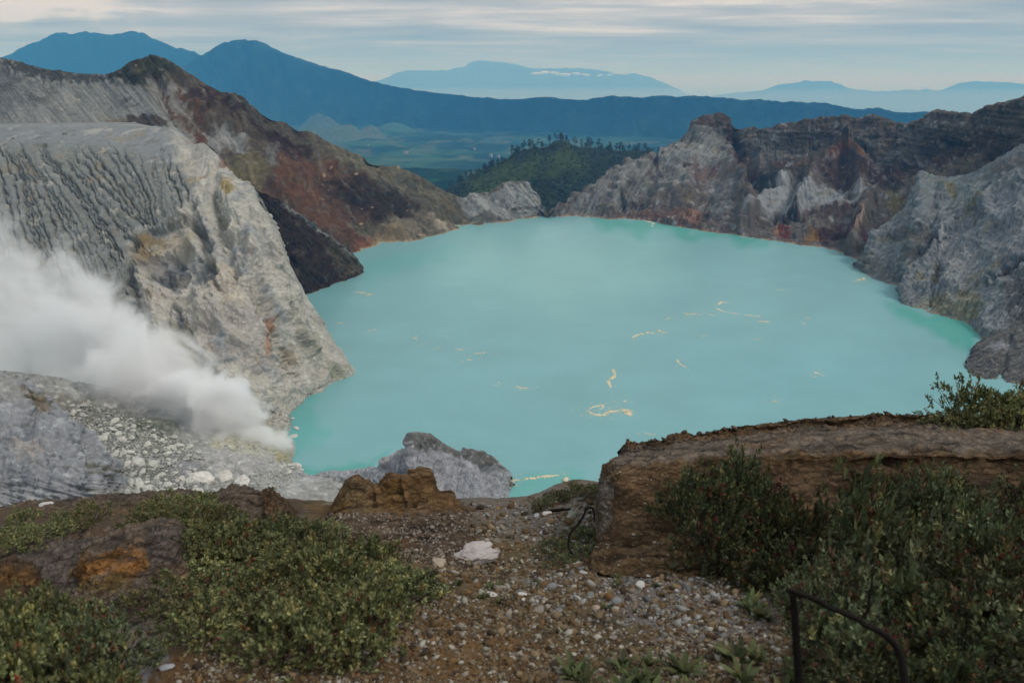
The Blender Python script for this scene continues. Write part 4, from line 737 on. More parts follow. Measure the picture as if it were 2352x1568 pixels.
# ---------------------------------------------------------------- lake
def lake():
    X, Y = np.meshgrid(np.linspace(-420, 560, 500), np.linspace(300, 1330, 560)); P = np.stack([X, Y, 0*X], -1)
    px, py = proj(P); Q = np.stack([px/60, py/60, 0*px], -1); wx = px+fbm(Q, 4)*70; wy = py+fbm(Q+9, 4)*40
    C = np.tile(H('76a6a9', .90), X.shape+(1,))
    def mx(pts, c, s, st):
        nonlocal C
        m = st*sstep(s, -s, dpoly(wx, wy, pts))[..., None]; C = C*(1-m)+c*m
    g = H('42998c', .95)  # greener patches: missing sky reflection painted into the water colour
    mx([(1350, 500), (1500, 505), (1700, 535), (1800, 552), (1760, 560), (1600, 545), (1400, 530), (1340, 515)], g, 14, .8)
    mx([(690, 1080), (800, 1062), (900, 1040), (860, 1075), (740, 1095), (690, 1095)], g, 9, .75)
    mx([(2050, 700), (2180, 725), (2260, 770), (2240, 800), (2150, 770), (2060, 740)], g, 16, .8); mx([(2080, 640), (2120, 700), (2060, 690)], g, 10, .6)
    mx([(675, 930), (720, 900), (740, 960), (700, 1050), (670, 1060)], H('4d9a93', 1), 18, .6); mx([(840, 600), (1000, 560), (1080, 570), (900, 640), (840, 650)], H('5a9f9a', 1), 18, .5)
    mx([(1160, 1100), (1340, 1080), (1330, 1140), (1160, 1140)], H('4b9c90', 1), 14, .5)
    mx([(1050, 540), (1500, 540), (1550, 640), (1300, 720), (1000, 640)], H('7eada8', 1.0), 60, .55)
    mx([(1500, 800), (2100, 780), (2150, 900), (1700, 950)], H('6d9fa4', .98), 60, .5)
    C = C*np.exp(fbm(np.stack([px/200, py/55, 0*px+3], -1), 6)*.13)[..., None]
    m, nt = mat('turquoise acid water'); L = nt.links.new
    ca = nd(nt, 'ShaderNodeAttribute', attribute_name='Col'); tc = nd(nt, 'ShaderNodeTexCoord')
    n = nd(nt, 'ShaderNodeTexNoise'); n.inputs['Scale'].default_value = .5; n.inputs['Detail'].default_value = 6; L(tc.outputs['Object'], n.inputs['Vector'])
    n3 = nd(nt, 'ShaderNodeTexNoise'); n3.inputs['Scale'].default_value = .03; n3.inputs['Detail'].default_value = 8; L(tc.outputs['Object'], n3.inputs['Vector'])
    f = math_(nt, 'ADD', math_(nt, 'MULTIPLY', math_(nt, 'SUBTRACT', math_(nt, 'ADD', n.outputs[0], n3.outputs[0]), 1.), .16), 1.)
    s = nd(nt, 'ShaderNodeVectorMath', operation='SCALE'); L(ca.outputs['Color'], s.inputs[0]); L(f, s.inputs['Scale'])
    b = nd(nt, 'ShaderNodeBump'); b.inputs['Strength'].default_value = .12; b.inputs['Distance'].default_value = .3; L(n.outputs[0], b.inputs['Height'])
    p = nd(nt, 'ShaderNodeBsdfPrincipled'); p.inputs['Roughness'].default_value = .32; p.inputs['IOR'].default_value = 1.33; p.inputs['Specular IOR Level'].default_value = .5
    L(s.outputs[0], p.inputs['Base Color']); L(b.outputs[0], p.inputs['Normal']); o = nd(nt, 'ShaderNodeOutputMaterial'); L(p.outputs[0], o.inputs[0])
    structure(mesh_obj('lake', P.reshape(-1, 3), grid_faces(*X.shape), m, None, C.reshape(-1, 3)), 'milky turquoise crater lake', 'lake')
lake()
# floating sulphur foam
def ribbon(pts, w, k):
    g = np.array([atz(x, y, .06) for x, y in pts]); t = np.linspace(0, len(g)-1, len(g)*14); c = catmull(g, t); tn = np.gradient(c, axis=0); tn /= np.linalg.norm(tn, axis=1)[:, None]+1e-9
    s = np.stack([-tn[:, 1], tn[:, 0], tn[:, 2]*0], -1); Q = np.stack([c[:, 0]/2.2, c[:, 1]/2.2, c[:, 0]*0+k], -1)
    j = fbm(Q, 4); j2 = fbm(Q+11, 4); W = w*1.9*(.35+1.8*np.abs(j))*np.minimum(1, np.minimum(t+.15, len(g)-1-t+.15)*1.6)
    c = c+s*(j2*1.6)[:, None]; V = np.stack([c-s*W[:, None], c+s*W[:, None]], 1); V[..., 2] = .06
    return V
FO = [([(1350, 942), (1362, 950), (1385, 952), (1400, 945), (1425, 942)], 1.3), ([(1428, 940), (1440, 944), (1448, 954)], 1.9), ([(1348, 938), (1370, 932), (1385, 928), (1380, 940)], .6), ([(1430, 918), (1440, 922)], 1),
      ([(1452, 776), (1465, 768), (1490, 763), (1512, 767)], 1.3), ([(1512, 756), (1522, 763), (1532, 764)], 1), ([(1408, 846), (1412, 862), (1398, 874), (1404, 890)], 1), ([(1648, 700), (1660, 692), (1675, 697)], 1.0),
      ([(1645, 706), (1660, 714), (1690, 720), (1725, 724), (1755, 727)], .8), ([(1568, 718), (1590, 721), (1612, 722)], .9), ([(1625, 720), (1640, 724)], 1.2), ([(1738, 737), (1768, 738)], 1.5), ([(1525, 733), (1545, 729)], .6), ([(1850, 729), (1862, 730)], 1.2),
      ([(1555, 824), (1560, 834), (1580, 844)], .7), ([(1870, 855), (1884, 857)], 1.4), ([(1775, 919), (1784, 922)], 1.2), ([(1960, 645), (1985, 640), (1978, 636)], 1.4), ([(1968, 638), (1992, 645)], .8), ([(1785, 664), (1805, 665)], 1.2), ([(810, 670), (835, 672), (858, 676)], 1.1), ([(840, 680), (850, 675)], 1.2),
      ([(775, 742), (788, 740)], 1.1), ([(845, 760), (865, 755)], 1.3), ([(943, 772), (960, 780)], .6), ([(965, 792), (972, 789)], .8), ([(1045, 800), (1065, 803)], .8), ([(1090, 812), (1118, 808)], .9), ([(1072, 824), (1084, 827)], .8), ([(1142, 876), (1150, 879)], .7), ([(1184, 885), (1196, 890), (1220, 890)], .7),
      ([(1165, 1092), (1172, 1102), (1200, 1100), (1240, 1094), (1285, 1090)], .9), ([(1180, 1098), (1165, 1108)], .5), ([(1480, 992), (1498, 998)], .5), ([(1700, 541), (1760, 549), (1810, 554), (1860, 561)], 1.6), ([(1480, 506), (1500, 512), (1497, 520)], 1.6), ([(1570, 724), (1600, 716)], .5), ([(1730, 780), (1752, 776)], .5), ([(1840, 738), (1850, 745)], .5), ([(1000, 800), (1012, 796)], .4), ([(1610, 772), (1625, 768)], .5), ([(1020, 770), (1030, 775)], .4), ([(950, 778), (958, 770)], .4), ([(1565, 1005), (1580, 1001)], .5)]
V, Fc, k = [], [], 0; rf = np.random.default_rng(31)
for i, (pts, w) in enumerate(FO):
    v = ribbon(pts, w, i*3.7); n_ = len(v); V.append(v.reshape(-1, 3)); q = np.arange(n_*2).reshape(n_, 2)+k
    f_ = np.stack([q[:-1, 0], q[:-1, 1], q[1:, 1], q[1:, 0]], -1); Fc.append(f_[np.convolve(rf.uniform(-.35, 1, len(f_)), np.ones(3)/3, 'same') > .12]); k += n_*2
    for _ in range(int(len(pts)*12*w)):                                       # loose flecks beside the streak
        c_ = np.array(pts[rf.integers(len(pts))])+rf.normal(0, 1, 2)*np.array([14, 5]); g_ = atz(c_[0], c_[1], .06); e_ = rf.uniform(.15, .8); a_ = np.sort(rf.uniform(0, 6.28, 4))
        V.append(np.stack([g_[0]+np.cos(a_)*e_*1.6, g_[1]+np.sin(a_)*e_*.8, a_*0+.06], -1)); Fc.append(np.arange(4)[None]+k); k += 4
tag(mesh_obj('foam', np.concatenate(V), np.concatenate(Fc), rock_mat('sulphur foam', .8, .2, var=.3, attr=None, base=H('cdbf9c', 1.0))), 'scattered cream coloured sulphur streaks floating on the lake', 'foam', kind='stuff')
# ---------------------------------------------------------------- haze
def haze(density, color):
    bm_v = np.array([[x, y, z] for x in (-270000, 270000) for y in (-270000, 270000) for z in (-1420, 1400)], float)
    f = np.array([[0, 1, 3, 2], [4, 6, 7, 5], [0, 4, 5, 1], [2, 3, 7, 6], [0, 2, 6, 4], [1, 5, 7, 3]])
    m, nt = mat('haze'); p = nd(nt, 'ShaderNodeVolumePrincipled'); p.inputs['Color'].default_value = (*color, 1); p.inputs['Density'].default_value = density
    p.inputs['Absorption Color'].default_value = (1, 1, 1, 1); p.inputs['Anisotropy'].default_value = 0; p.inputs['Density Attribute'].default_value = ''
    o = nd(nt, 'ShaderNodeOutputMaterial'); nt.links.new(p.outputs[0], o.inputs['Volume'])
    tag(mesh_obj('haze', bm_v, f, m, smooth=False), 'blue haze over the distant country', 'haze', kind='stuff')
haze(6.0e-5, (.125, .50, 1.0))
for y0_, z1_, den_, col_, lab_ in ((17000, -120, 1.7e-5, (.86, .94, 1), 'pale low mist lying over the lowlands below the far ranges'), (22000, 1380, 1.1e-5, (1, .72, .55), 'added thin reddish haze in front of the farthest ranges')):  # second volume is extra haze, added to take blue out of the farthest ranges
  v = np.array([[x, y, z] for x in (-90000, 90000) for y in (y0_, 60000+z1_) for z in (-1350-z1_*.01, z1_)], float)
  m, nt = mat('mist'); p = nd(nt, 'ShaderNodeVolumePrincipled'); p.inputs['Color'].default_value = (*col_, 1); p.inputs['Density'].default_value = den_; p.inputs['Absorption Color'].default_value = (1, 1, 1, 1); p.inputs['Density Attribute'].default_value = ''
  o = nd(nt, 'ShaderNodeOutputMaterial'); nt.links.new(p.outputs[0], o.inputs['Volume'])
  tag(mesh_obj('mist', v, np.array([[0, 1, 3, 2], [4, 6, 7, 5], [0, 4, 5, 1], [2, 3, 7, 6], [0, 2, 6, 4], [1, 5, 7, 3]]), m, smooth=False), lab_, 'mist', kind='stuff')
# ================================================================ rocks, trees and steam of the middle distance
def rock_mesh(name, seed, sub=3, cuts=22, sq=(1, 1, 1), m=None, c=None, rough=.05):
    r = np.random.default_rng(seed)
    me = bpy.data.meshes.new(name); import bmesh
    bm = bmesh.new(); bmesh.ops.create_icosphere(bm, subdivisions=sub, radius=1); V = np.array([v.co[:] for v in bm.verts])
    n = r.normal(size=(cuts, 3)); n /= np.linalg.norm(n, axis=1)[:, None]; h = r.uniform(.62, 1.0, cuts)
    d = V@n.T; rad = np.min(np.where(d > .05, h/np.maximum(d, .05), 9), 1); rad = np.minimum(rad, 1.25)
    rad *= 1+fbm(V*1.8+seed, 4)*rough*3
    V = V*rad[:, None]*np.array(sq)
    for v, q in zip(bm.verts, V): v.co = q
    bm.to_mesh(me); bm.free(); me.update()
    if c is not None:
        a = me.color_attributes.new('Col', 'FLOAT_COLOR', 'POINT'); k = np.ones((len(V), 4), np.float32); k[:, :3] = np.clip(np.array(c)*(1+.35*fbm(V*2.5+seed*2, 4))[:, None], .003, .85); a.data.foreach_set('color', k.ravel())
    me.materials.append(m); return me
def put(name, me, loc, sc, rot, label, cat, group, parent=None):
    o = bpy.data.objects.new(name, me); o.location = loc; o.scale = sc; o.rotation_euler = rot; link(o, parent); return tag(o, label, cat, group)
def inside(X, Y, poly): return dpoly(X, Y, poly) < 0
def scatter(patch, poly, n, r, mind=0):
    idx = np.flatnonzero(inside(patch.X, patch.Y, poly).ravel()); P = patch.P.reshape(-1, 3)[idx]
    # even in world area: weight by picture spacing is good enough
    out = []
    for k in r.permutation(len(idx)):
        q = P[k]
        if mind and any(abs(q[0]-o[0]) < mind*o[3] and abs(q[1]-o[1]) < mind*o[3] and (q[0]-o[0])**2+(q[1]-o[1])**2 < (mind*o[3])**2 for o in out[-400:]): continue
        out.append((*q, 1.0))
        if len(out) >= n: break
    return [o[:3] for o in out]
M_BOULDER = rock_mat('boulder rock', 1.6, .8, var=.3, crack=.2)
RB = [rock_mesh('boulder', 100+i, 2, 14+2*i, (1, .85, .75), M_BOULDER, H('b4b3ab', K*.97)) for i in range(6)]
rr = np.random.default_rng(11)
FLD = [(150, 935), (215, 930), (330, 970), (420, 1020), (470, 1060), (410, 1070), (450, 1130), (520, 1140), (300, 1150), (215, 1100), (195, 1040), (165, 1000)]
pts = scatter(Fl, FLD, 210, rr, 3.2); k = 0
for p in pts:
    s = float(np.clip(rr.lognormal(.5, .5), .9, 4.6)); k += 1
    put('boulder', RB[rr.integers(6)], (p[0], p[1], p[2]+s*.25), (s, s*rr.uniform(.75, 1), s*rr.uniform(.6, .9)), tuple(rr.uniform(-.4, .4, 2))+(rr.uniform(0, 6.3),), 'pale grey boulder lying in the rubble field left of the steam vents', 'boulder', 'boulders of the rubble field')
for p in scatter(Fl, [(215, 1120), (300, 1115), (420, 1130), (420, 1150), (250, 1155)], 30, rr, 4):
    s = float(np.clip(rr.lognormal(.3, .4), .8, 3)); put('boulder', RB[rr.integers(6)], (p[0], p[1], p[2]+s*.2), (s, s*.85, s*.7), (0, 0, rr.uniform(0, 6.3)), 'pale boulder just beyond the left foreground ledge', 'boulder', 'boulders beyond the foreground ledge')
for p in scatter(Fl, [(640, 1068), (690, 1066), (700, 1085), (650, 1092)], 9, rr, 4)+[tuple(atz(x, y, .3)) for x, y in ((672, 960), (680, 982), (676, 1000), (668, 1012))]:
    s = float(rr.uniform(1.2, 2.6)); put('boulder', RB[rr.integers(6)], p, (s*1.3, s, s*.7), (0, 0, rr.uniform(0, 6.3)), 'small pale boulder at the waterline beside the vents', 'boulder', 'boulders at the waterline')
MB_ = rock_mat('white boulder rock', 2.5, .8, var=.25, crack=.3)
big = [(462, 1108, 11, 'large white angular boulder just above the left ledge', 31), (515, 1102, 8, 'white boulder with a chipped top right of the large one', 32), (560, 1112, 9, 'broad white boulder nearest the grey pinnacle', 33), (432, 1090, 3.6, 'square white block, left of the large white boulder', 34), (418, 1105, 4.2, 'flat-sided pale block lowest in the left ledge group', 35), (447, 1085, 3, 'small cube-like white block beside the large boulder', 36),
       (282, 1015, 5, 'rounded white boulder in the upper rubble field', 37), (300, 1042, 5.5, 'long white boulder in the middle of the rubble', 38), (290, 1073, 5, 'round white boulder low in the rubble field', 39), (690, 1072, 3.8, 'pinkish pale boulder standing in the turquoise water edge', 40), (158, 968, 4, 'lone white block at the foot of the brown bank', 41), (765, 1086, 2.6, 'tiny white boulder on the far shore of the grey saddle', 42), (1299, 1103, 3.8, 'round cream boulder in the water by the rim plants', 43)]
for x, y, s, lab, sd_i in big:
    j = np.argmin(np.hypot(Fl.X-x, Fl.Y-y)); p = Fl.P.reshape(-1, 3)[j] if x < 700 else atz(x, y, .5)
    me = rock_mesh('boulder', sd_i, 3, 16, (1, .8, .8), MB_, H('c4c0b8', K*.95) if x < 1200 else H('d8c8ac', K))
    tag(put('boulder', me, (p[0], p[1], p[2]+s*.15), (s*.62, s*.55, s*.5), (0, 0, sd_i), lab, 'boulder', None))
# fine rubble
def pebbles(name, P, S, C, m, label, cat, seed=1, sub=1, flat=.7):
    import bmesh
    r = np.random.default_rng(seed); bm = bmesh.new(); bmesh.ops.create_icosphere(bm, subdivisions=sub, radius=1)
    v0 = np.array([v.co[:] for v in bm.verts]); f0 = np.array([[v.index for v in f.verts] for f in bm.faces]); bm.free()
    vs = []
    for k in range(16):
        q = v0*(1+r.normal(0, .24, (len(v0), 1))); vs.append(q*np.array([1, r.uniform(.6, .95), r.uniform(.5, .8)*flat/.7]))
    vs = np.array(vs); n = len(P); V = vs[r.integers(0, 16, n)]; a = r.uniform(0, 6.28, n); ca, sa = np.cos(a), np.sin(a)
    x = V[..., 0]*ca[:, None]-V[..., 1]*sa[:, None]; y = V[..., 0]*sa[:, None]+V[..., 1]*ca[:, None]; t = r.normal(0, .3, n)[:, None]
    V = np.stack([x, y, V[..., 2]+x*t], -1)*S[:, None, None]+P[:, None, :]
    Fc = f0[None]+np.arange(n)[:, None, None]*len(v0)
    return tag(mesh_obj(name, V.reshape(-1, 3), Fc.reshape(-1, 3), m, None, np.repeat(C, len(v0), 0), smooth=False), label, cat, kind='stuff')
P = np.array(scatter(Fl, FLD, 5200, rr)); P += rr.normal(0, .6, P.shape)*np.array([1, 1, .0])
P2 = np.array(scatter(Fl, [(215, 1085), (450, 1120), (640, 1080), (690, 1090), (640, 1140), (250, 1160)], 1500, rr)); P3 = np.array(scatter(Fl, [(560, 950), (660, 955), (690, 1090), (600, 1070), (400, 1000)], 500, rr)); P3 = np.concatenate([P3, np.array(scatter(B, T5([(1250, 880), (1300, 870), (1420, 960), (1560, 1100), (1760, 1180), (1900, 1290), (1900, 1360), (1700, 1250), (1400, 1060)]), 700, rr))])
P = np.concatenate([P, P2, P3]); S = np.clip(rr.lognormal(-.55, .5, len(P)), .25, 1.5)
pebbles('rubble', P, S, H('9d9d96', K*.95)*(rr.uniform(.7, 1.2, len(P))[:, None]), M_BOULDER, 'small pale rubble between the boulders of the crater floor', 'rubble')
# ---------------------------------------------------------------- leaf helpers
def leaf_cloud(C, n, size, r, col, up=0., spread=1.0, jit=.3):
    """n square leaf clumps round every centre in C (k, 4: x, y, z, radius)"""
    k = len(C); cen = np.repeat(C[:, :3], n, 0); rad = np.repeat(C[:, 3], n); d = r.normal(size=(k*n, 3)); d /= np.linalg.norm(d, axis=1)[:, None]
    p = cen+d*(rad*r.uniform(.25, 1, k*n)**.5)[:, None]*spread*np.array([1, 1, .75])
    a = r.normal(size=(k*n, 3)); a[:, 2] *= .6; a /= np.linalg.norm(a, axis=1)[:, None]; b = np.cross(a, d+r.normal(0, .5, (k*n, 3))); b /= np.linalg.norm(b, axis=1)[:, None]+1e-9
    s = size*r.uniform(.5, 1.4, k*n)[:, None]
    V = np.stack([p-a*s, p-b*s*.55, p+a*s, p+b*s*.55], 1).reshape(-1, 3); Fc = np.arange(k*n*4).reshape(-1, 4)
    c = np.array(col)[None]*np.exp(r.normal(0, jit, (k*n, 1))); c = np.repeat(np.clip(c, .003, .6), 4, 0)
    return V, Fc, c
def tube(pts, rad, sides=6):
    c = np.array(pts, float); n = len(c); rad = np.broadcast_to(rad, n); t = np.gradient(c, axis=0); t /= np.linalg.norm(t, axis=1)[:, None]+1e-9
    u = np.cross(t, [0.31, .2, .93]); u /= np.linalg.norm(u, axis=1)[:, None]+1e-9; v = np.cross(t, u); a = np.linspace(0, 2*math.pi, sides, endpoint=False)
    V = c[:, None]+(np.cos(a)[None, :, None]*u[:, None]+np.sin(a)[None, :, None]*v[:, None])*np.array(rad)[:, None, None]
    i = np.arange(n*sides).reshape(n, sides); j = np.roll(i, -1, 1); return V.reshape(-1, 3), np.stack([i[:-1], j[:-1], j[1:], i[1:]], -1).reshape(-1, 4)
def join(parts):
    V, Fc, C, k = [], [], [], 0
    for p in parts:
        V.append(p[0]); Fc.append(p[1]+k); k += len(p[0])
        if len(p) > 2: C.append(p[2])
    return np.concatenate(V), np.concatenate(Fc), (np.concatenate(C) if C else None)
M_TREE = leaf_mat('tree foliage', .15); M_BARK = rock_mat('bark', .4, .6, attr=None, base=H('4a4037'))
def make_tree(seed):
    r = np.random.default_rng(seed); root = bpy.data.objects.new('pine_tree', None); link(root); h = 1.0
    tr = [np.array([0, 0, 0])]; 
    for k in range(5): tr.append(tr[-1]+np.array([r.normal(0, .012), r.normal(0, .012), .19]))
    parts = [tube(tr, np.linspace(.018, .005, 6), 5)]; cl = []
    for k in range(16):
        z = r.uniform(.42, .98); a = r.uniform(0, 6.3); L = r.uniform(.06, .17)*(1.25-z*.75); q = np.array([math.cos(a)*L, math.sin(a)*L, z+r.uniform(.0, .05)])
        parts.append(tube([np.array([0, 0, z-.05]), q], [.006, .003], 3)); cl.append([*q, r.uniform(.04, .085)])
    V, Fc, _ = join(parts); mesh_obj('trunk', V, Fc, M_BARK, root)
    V, Fc, c = leaf_cloud(np.array(cl), 16, .026, r, H('252f22', 1.0)); mesh_obj('crown', V, Fc, M_TREE, root, c, smooth=False); return root
def copy_tree(o, parent=None):
    c = o.copy(); COL.objects.link(c); c.parent = parent
    for ch in o.children: copy_tree(ch, c)
    return c
TR = [make_tree(40+i) for i in range(4)]; used = [False]*4
def plant(p, h, label, group):
    i = int(rr.integers(4)); o = TR[i] if not used[i] else copy_tree(TR[i]); used[i] = True
    o.location = p; o.scale = (h*rr.uniform(1.15, 1.7),)*2+(h,); o.rotation_euler = (0, 0, rr.uniform(0, 6.3)); tag(o, label, 'tree', group)
crest = [(1030, 440), (1100, 398), (1150, 378), (1190, 352), (1230, 343), (1300, 340), (1360, 345), (1420, 347), (1480, 350), (1520, 362), (1526, 372), (1480, 362), (1420, 358), (1360, 357), (1300, 352), (1230, 355), (1190, 366), (1150, 392), (1100, 412), (1040, 452)]
for p in scatter(WH, crest, 130, rr, 4): plant(p, rr.uniform(18, 33), 'dark tall tree on the skyline of the wooded hill', 'trees on the hill crest')
for p in scatter(WH, [(1180, 352), (1500, 352), (1500, 366), (1190, 372)], 50, rr, 4): plant(p, rr.uniform(16, 26), 'dark tree just below the crest of the wooded hill', 'trees below the hill crest')
for p in scatter(WH, [(1330, 370), (1520, 365), (1480, 420), (1300, 490), (1240, 490), (1230, 450), (1280, 430)], 130, rr, 7): plant(p, rr.uniform(13, 22), 'dark tree in the shaded wood right of the green slope', 'trees on the dark slope')
for p in scatter(WH, [(1040, 445), (1180, 375), (1300, 365), (1330, 380), (1250, 440), (1060, 450)], 24, rr, 14): plant(p, rr.uniform(11, 17), 'scattered thin tree on the bright green slope', 'trees on the green slope')
# scrub clumps along the rims and on the hill
def clumps(P, rad, n, size, col, label, mt=M_TREE, jit=.35):
    C = np.concatenate([P, rad[:, None]], 1); V, Fc, c = leaf_cloud(C, n, size, rr, col, jit=jit); return tag(mesh_obj('scrub', V, Fc, mt, None, c, smooth=False), label, 'scrub', kind='stuff')
P = np.array(scatter(A, [(240, 168), (290, 143), (350, 124), (400, 148), (430, 172), (380, 172), (330, 180), (280, 185)], 420, rr))
P = np.concatenate([P, np.array(scatter(A, [(60, 142), (160, 162), (250, 165), (240, 178), (150, 176), (60, 160)], 120, rr)), np.array(scatter(A, [(430, 172), (620, 262), (800, 348), (1040, 440), (1030, 450), (790, 356), (600, 270), (430, 185)], 200, rr))])
clumps(P, rr.uniform(.8, 2.0, len(P)), 26, .45, H('44422a', K), 'dry olive scrub along the left crater rim')
P = np.array(scatter(WH, [(1000, 450), (1200, 345), (1540, 350), (1540, 500), (1220, 500), (1000, 480)], 2200, rr))
px_, py_ = proj(P); g = (sstep(60, -60, dpoly(px_, py_, [(1080, 410), (1180, 362), (1300, 352), (1340, 380), (1240, 410), (1100, 440)])))[:, None]
V, Fc, c = leaf_cloud(np.concatenate([P+[0, 0, 1.5], rr.uniform(2, 5, len(P))[:, None]], 1), 24, 1.3, rr, H('222b1b'), jit=.35)
c = c*(1-.6*np.repeat(g, 96, 0))+H('3d4d24')*.6*np.repeat(g, 96, 0)*rr.uniform(.5, 1.3, (len(c)//4, 1)).repeat(4, 0)
tag(mesh_obj('undergrowth', V, Fc, M_TREE, None, c, smooth=False), 'dense green undergrowth on the hill behind the notch', 'undergrowth', kind='stuff')
# a few farm houses on the valley floor
M_HW = rock_mat('whitewash', 3, .1, attr=None, base=H('8f8b82', 1.0)); M_HR = rock_mat('tin roof', 3, .1, attr=None, base=H('8a8078'))
import bmesh
def house(x, y, w, l, lab, rot):
    p = atz(x, y, FLOOR+10); root = bpy.data.objects.new('house', None); link(root); root.location = p; root.rotation_euler = (0, 0, rot); tag(root, lab, 'house', 'houses on the valley floor')
    def box(x0, x1, y0, y1, z0, z1, nm, m, ridge=0):
        V = [(x0, y0, z0), (x1, y0, z0), (x1, y1, z0), (x0, y1, z0), (x0, y0, z1), (x1, y0, z1), (x1, y1, z1), (x0, y1, z1)]; Fc = [[0, 3, 2, 1], [4, 5, 6, 7], [0, 1, 5, 4], [1, 2, 6, 5], [2, 3, 7, 6], [3, 0, 4, 7]]
        if ridge: V[4:] = [(x0+1, (y0+y1)/2-.3, z1), (x1-1, (y0+y1)/2-.3, z1), (x1-1, (y0+y1)/2+.3, z1), (x0+1, (y0+y1)/2+.3, z1)]
        mesh_obj(nm, V, Fc, m, root, smooth=False)
    box(-w, w, -l, l, -30, 6, 'wall', M_HW); box(-w-1.5, w+1.5, -l-1.5, l+1.5, 6.003, 11, 'roof', M_HR, 1); 
    for dx in (-w*.5, w*.4): box(dx-1.3, dx+1.3, -l-.2, -l-.003, 1, 3.5, 'window', M_HR)
house(932, 349, 26, 9, 'long pale farm building in the middle of the valley', .2); house(1128, 355, 13, 7, 'small pale house right of the centre of the valley', .5); house(1145, 358, 11, 7, 'smallest pale house next to another in the valley', -.3); house(846, 334, 11, 7, 'pale house below the grassy mounds', .1); house(1090, 341, 9, 6, 'tiny farmhouse farthest out on the valley floor', .4)
# ---------------------------------------------------------------- steam
def steam():
    a = atz(664, 1036, 3); ax = np.array(D(-160, 640, 500)); d = ax-a; L = np.linalg.norm(d); X = Vector(d/L)
    up = Vector((0, 0, 1)); Y = up.cross(X).normalized(); Zv = X.cross(Y)
    from mathutils import Matrix
    M = Matrix((X, Y, Zv)).transposed().to_4x4(); M.translation = Vector(a)
    def rad(t): return 9+64*np.clip(t, 0, 2)**.85
    n = 40; V = []; t = np.linspace(-.04, 1.12, n); s = 28; ph = np.linspace(0, 2*math.pi, s, endpoint=False)
    for q in t:
        r_ = rad(max(q, 0))*1.3*(1 if 0 < q < 1.1 else .3)
        V.append(np.stack([np.full(s, q*L), np.cos(ph)*r_, np.sin(ph)*r_], -1))
    V = np.array(V); i = np.arange(n*s).reshape(n, s); j = np.roll(i, -1, 1); Fc = np.stack([i[:-1], i[1:], j[1:], j[:-1]], -1).reshape(-1, 4)
    V = V.reshape(-1, 3); V = np.concatenate([V, [[t[0]*L, 0, 0], [t[-1]*L, 0, 0]]]); e0, e1 = n*s, n*s+1
    tri = [[e0, k, (k+1) % s, (k+1) % s] for k in range(s)]; 
    me = bpy.data.meshes.new('steam_plume'); me.from_pydata([tuple(v) for v in V], [], [tuple(map(int, f)) for f in Fc]+[(e0, k, (k+1) % s) for k in range(s)]+[(e1, (n-1)*s+(k+1) % s, (n-1)*s+k) for k in range(s)]); me.update()
    import bmesh
    bm = bmesh.new(); bm.from_mesh(me); bmesh.ops.recalc_face_normals(bm, faces=bm.faces); bm.to_mesh(me); bm.free()
    o = bpy.data.objects.new('steam', me); o.matrix_world = M; link(o)
    m, nt = mat('steam'); Lk = nt.links.new
    tc = nd(nt, 'ShaderNodeTexCoord'); sx = nd(nt, 'ShaderNodeSeparateXYZ'); Lk(tc.outputs['Object'], sx.inputs[0])
    n1 = nd(nt, 'ShaderNodeTexNoise'); n1.inputs['Scale'].default_value = 1/34; n1.inputs['Detail'].default_value = 8; n1.inputs['Roughness'].default_value = .6; n1.inputs['Distortion'].default_value = .9; Lk(tc.outputs['Object'], n1.inputs['Vector'])
    u = math_(nt, 'DIVIDE', sx.outputs[0], L, True); rr_ = math_(nt, 'ADD', math_(nt, 'MULTIPLY', math_(nt, 'POWER', math_(nt, 'ADD', u, .0001), .85), 64.), 9.)
    dist = math_(nt, 'SQRT', math_(nt, 'ADD', math_(nt, 'MULTIPLY', sx.outputs[1], sx.outputs[1]), math_(nt, 'MULTIPLY', sx.outputs[2], sx.outputs[2])))
    q = math_(nt, 'SUBTRACT', 1.0, math_(nt, 'DIVIDE', dist, rr_))            # 1 in the core, 0 at the edge
    dn = math_(nt, 'ADD', math_(nt, 'MULTIPLY', q, 1.5), math_(nt, 'MULTIPLY', math_(nt, 'SUBTRACT', n1.outputs[0], .5), 5.6))
    dn = math_(nt, 'SUBTRACT', dn, .18)
    dn = math_(nt, 'MULTIPLY', dn, 1.6, True)
    k = math_(nt, 'SUBTRACT', 1.05, math_(nt, 'MULTIPLY', u, .85)); k2 = math_(nt, 'ADD', math_(nt, 'MULTIPLY', math_(nt, 'POWER', k, 2.0), .17), .004)
    en = math_(nt, 'MULTIPLY', math_(nt, 'ADD', sx.outputs[0], 3.0), .12, True)
    dn = math_(nt, 'MULTIPLY', math_(nt, 'MULTIPLY', dn, k2), en)
    p = nd(nt, 'ShaderNodeVolumePrincipled'); p.inputs['Color'].default_value = (.998, .998, .99, 1); p.inputs['Anisotropy'].default_value = .0; p.inputs['Density Attribute'].default_value = ''; p.inputs['Absorption Color'].default_value = (.9, .9, .9, 1)
    Lk(dn, p.inputs['Density']); ou = nd(nt, 'ShaderNodeOutputMaterial'); Lk(p.outputs[0], ou.inputs['Volume']); me.materials.append(m)
    m.cycles.volume_step_rate = .2; m.cycles.volume_sampling = 'DISTANCE'
    tag(o, 'thick white steam plume drifting left from the sulphur vents', 'steam', kind='stuff')
steam()
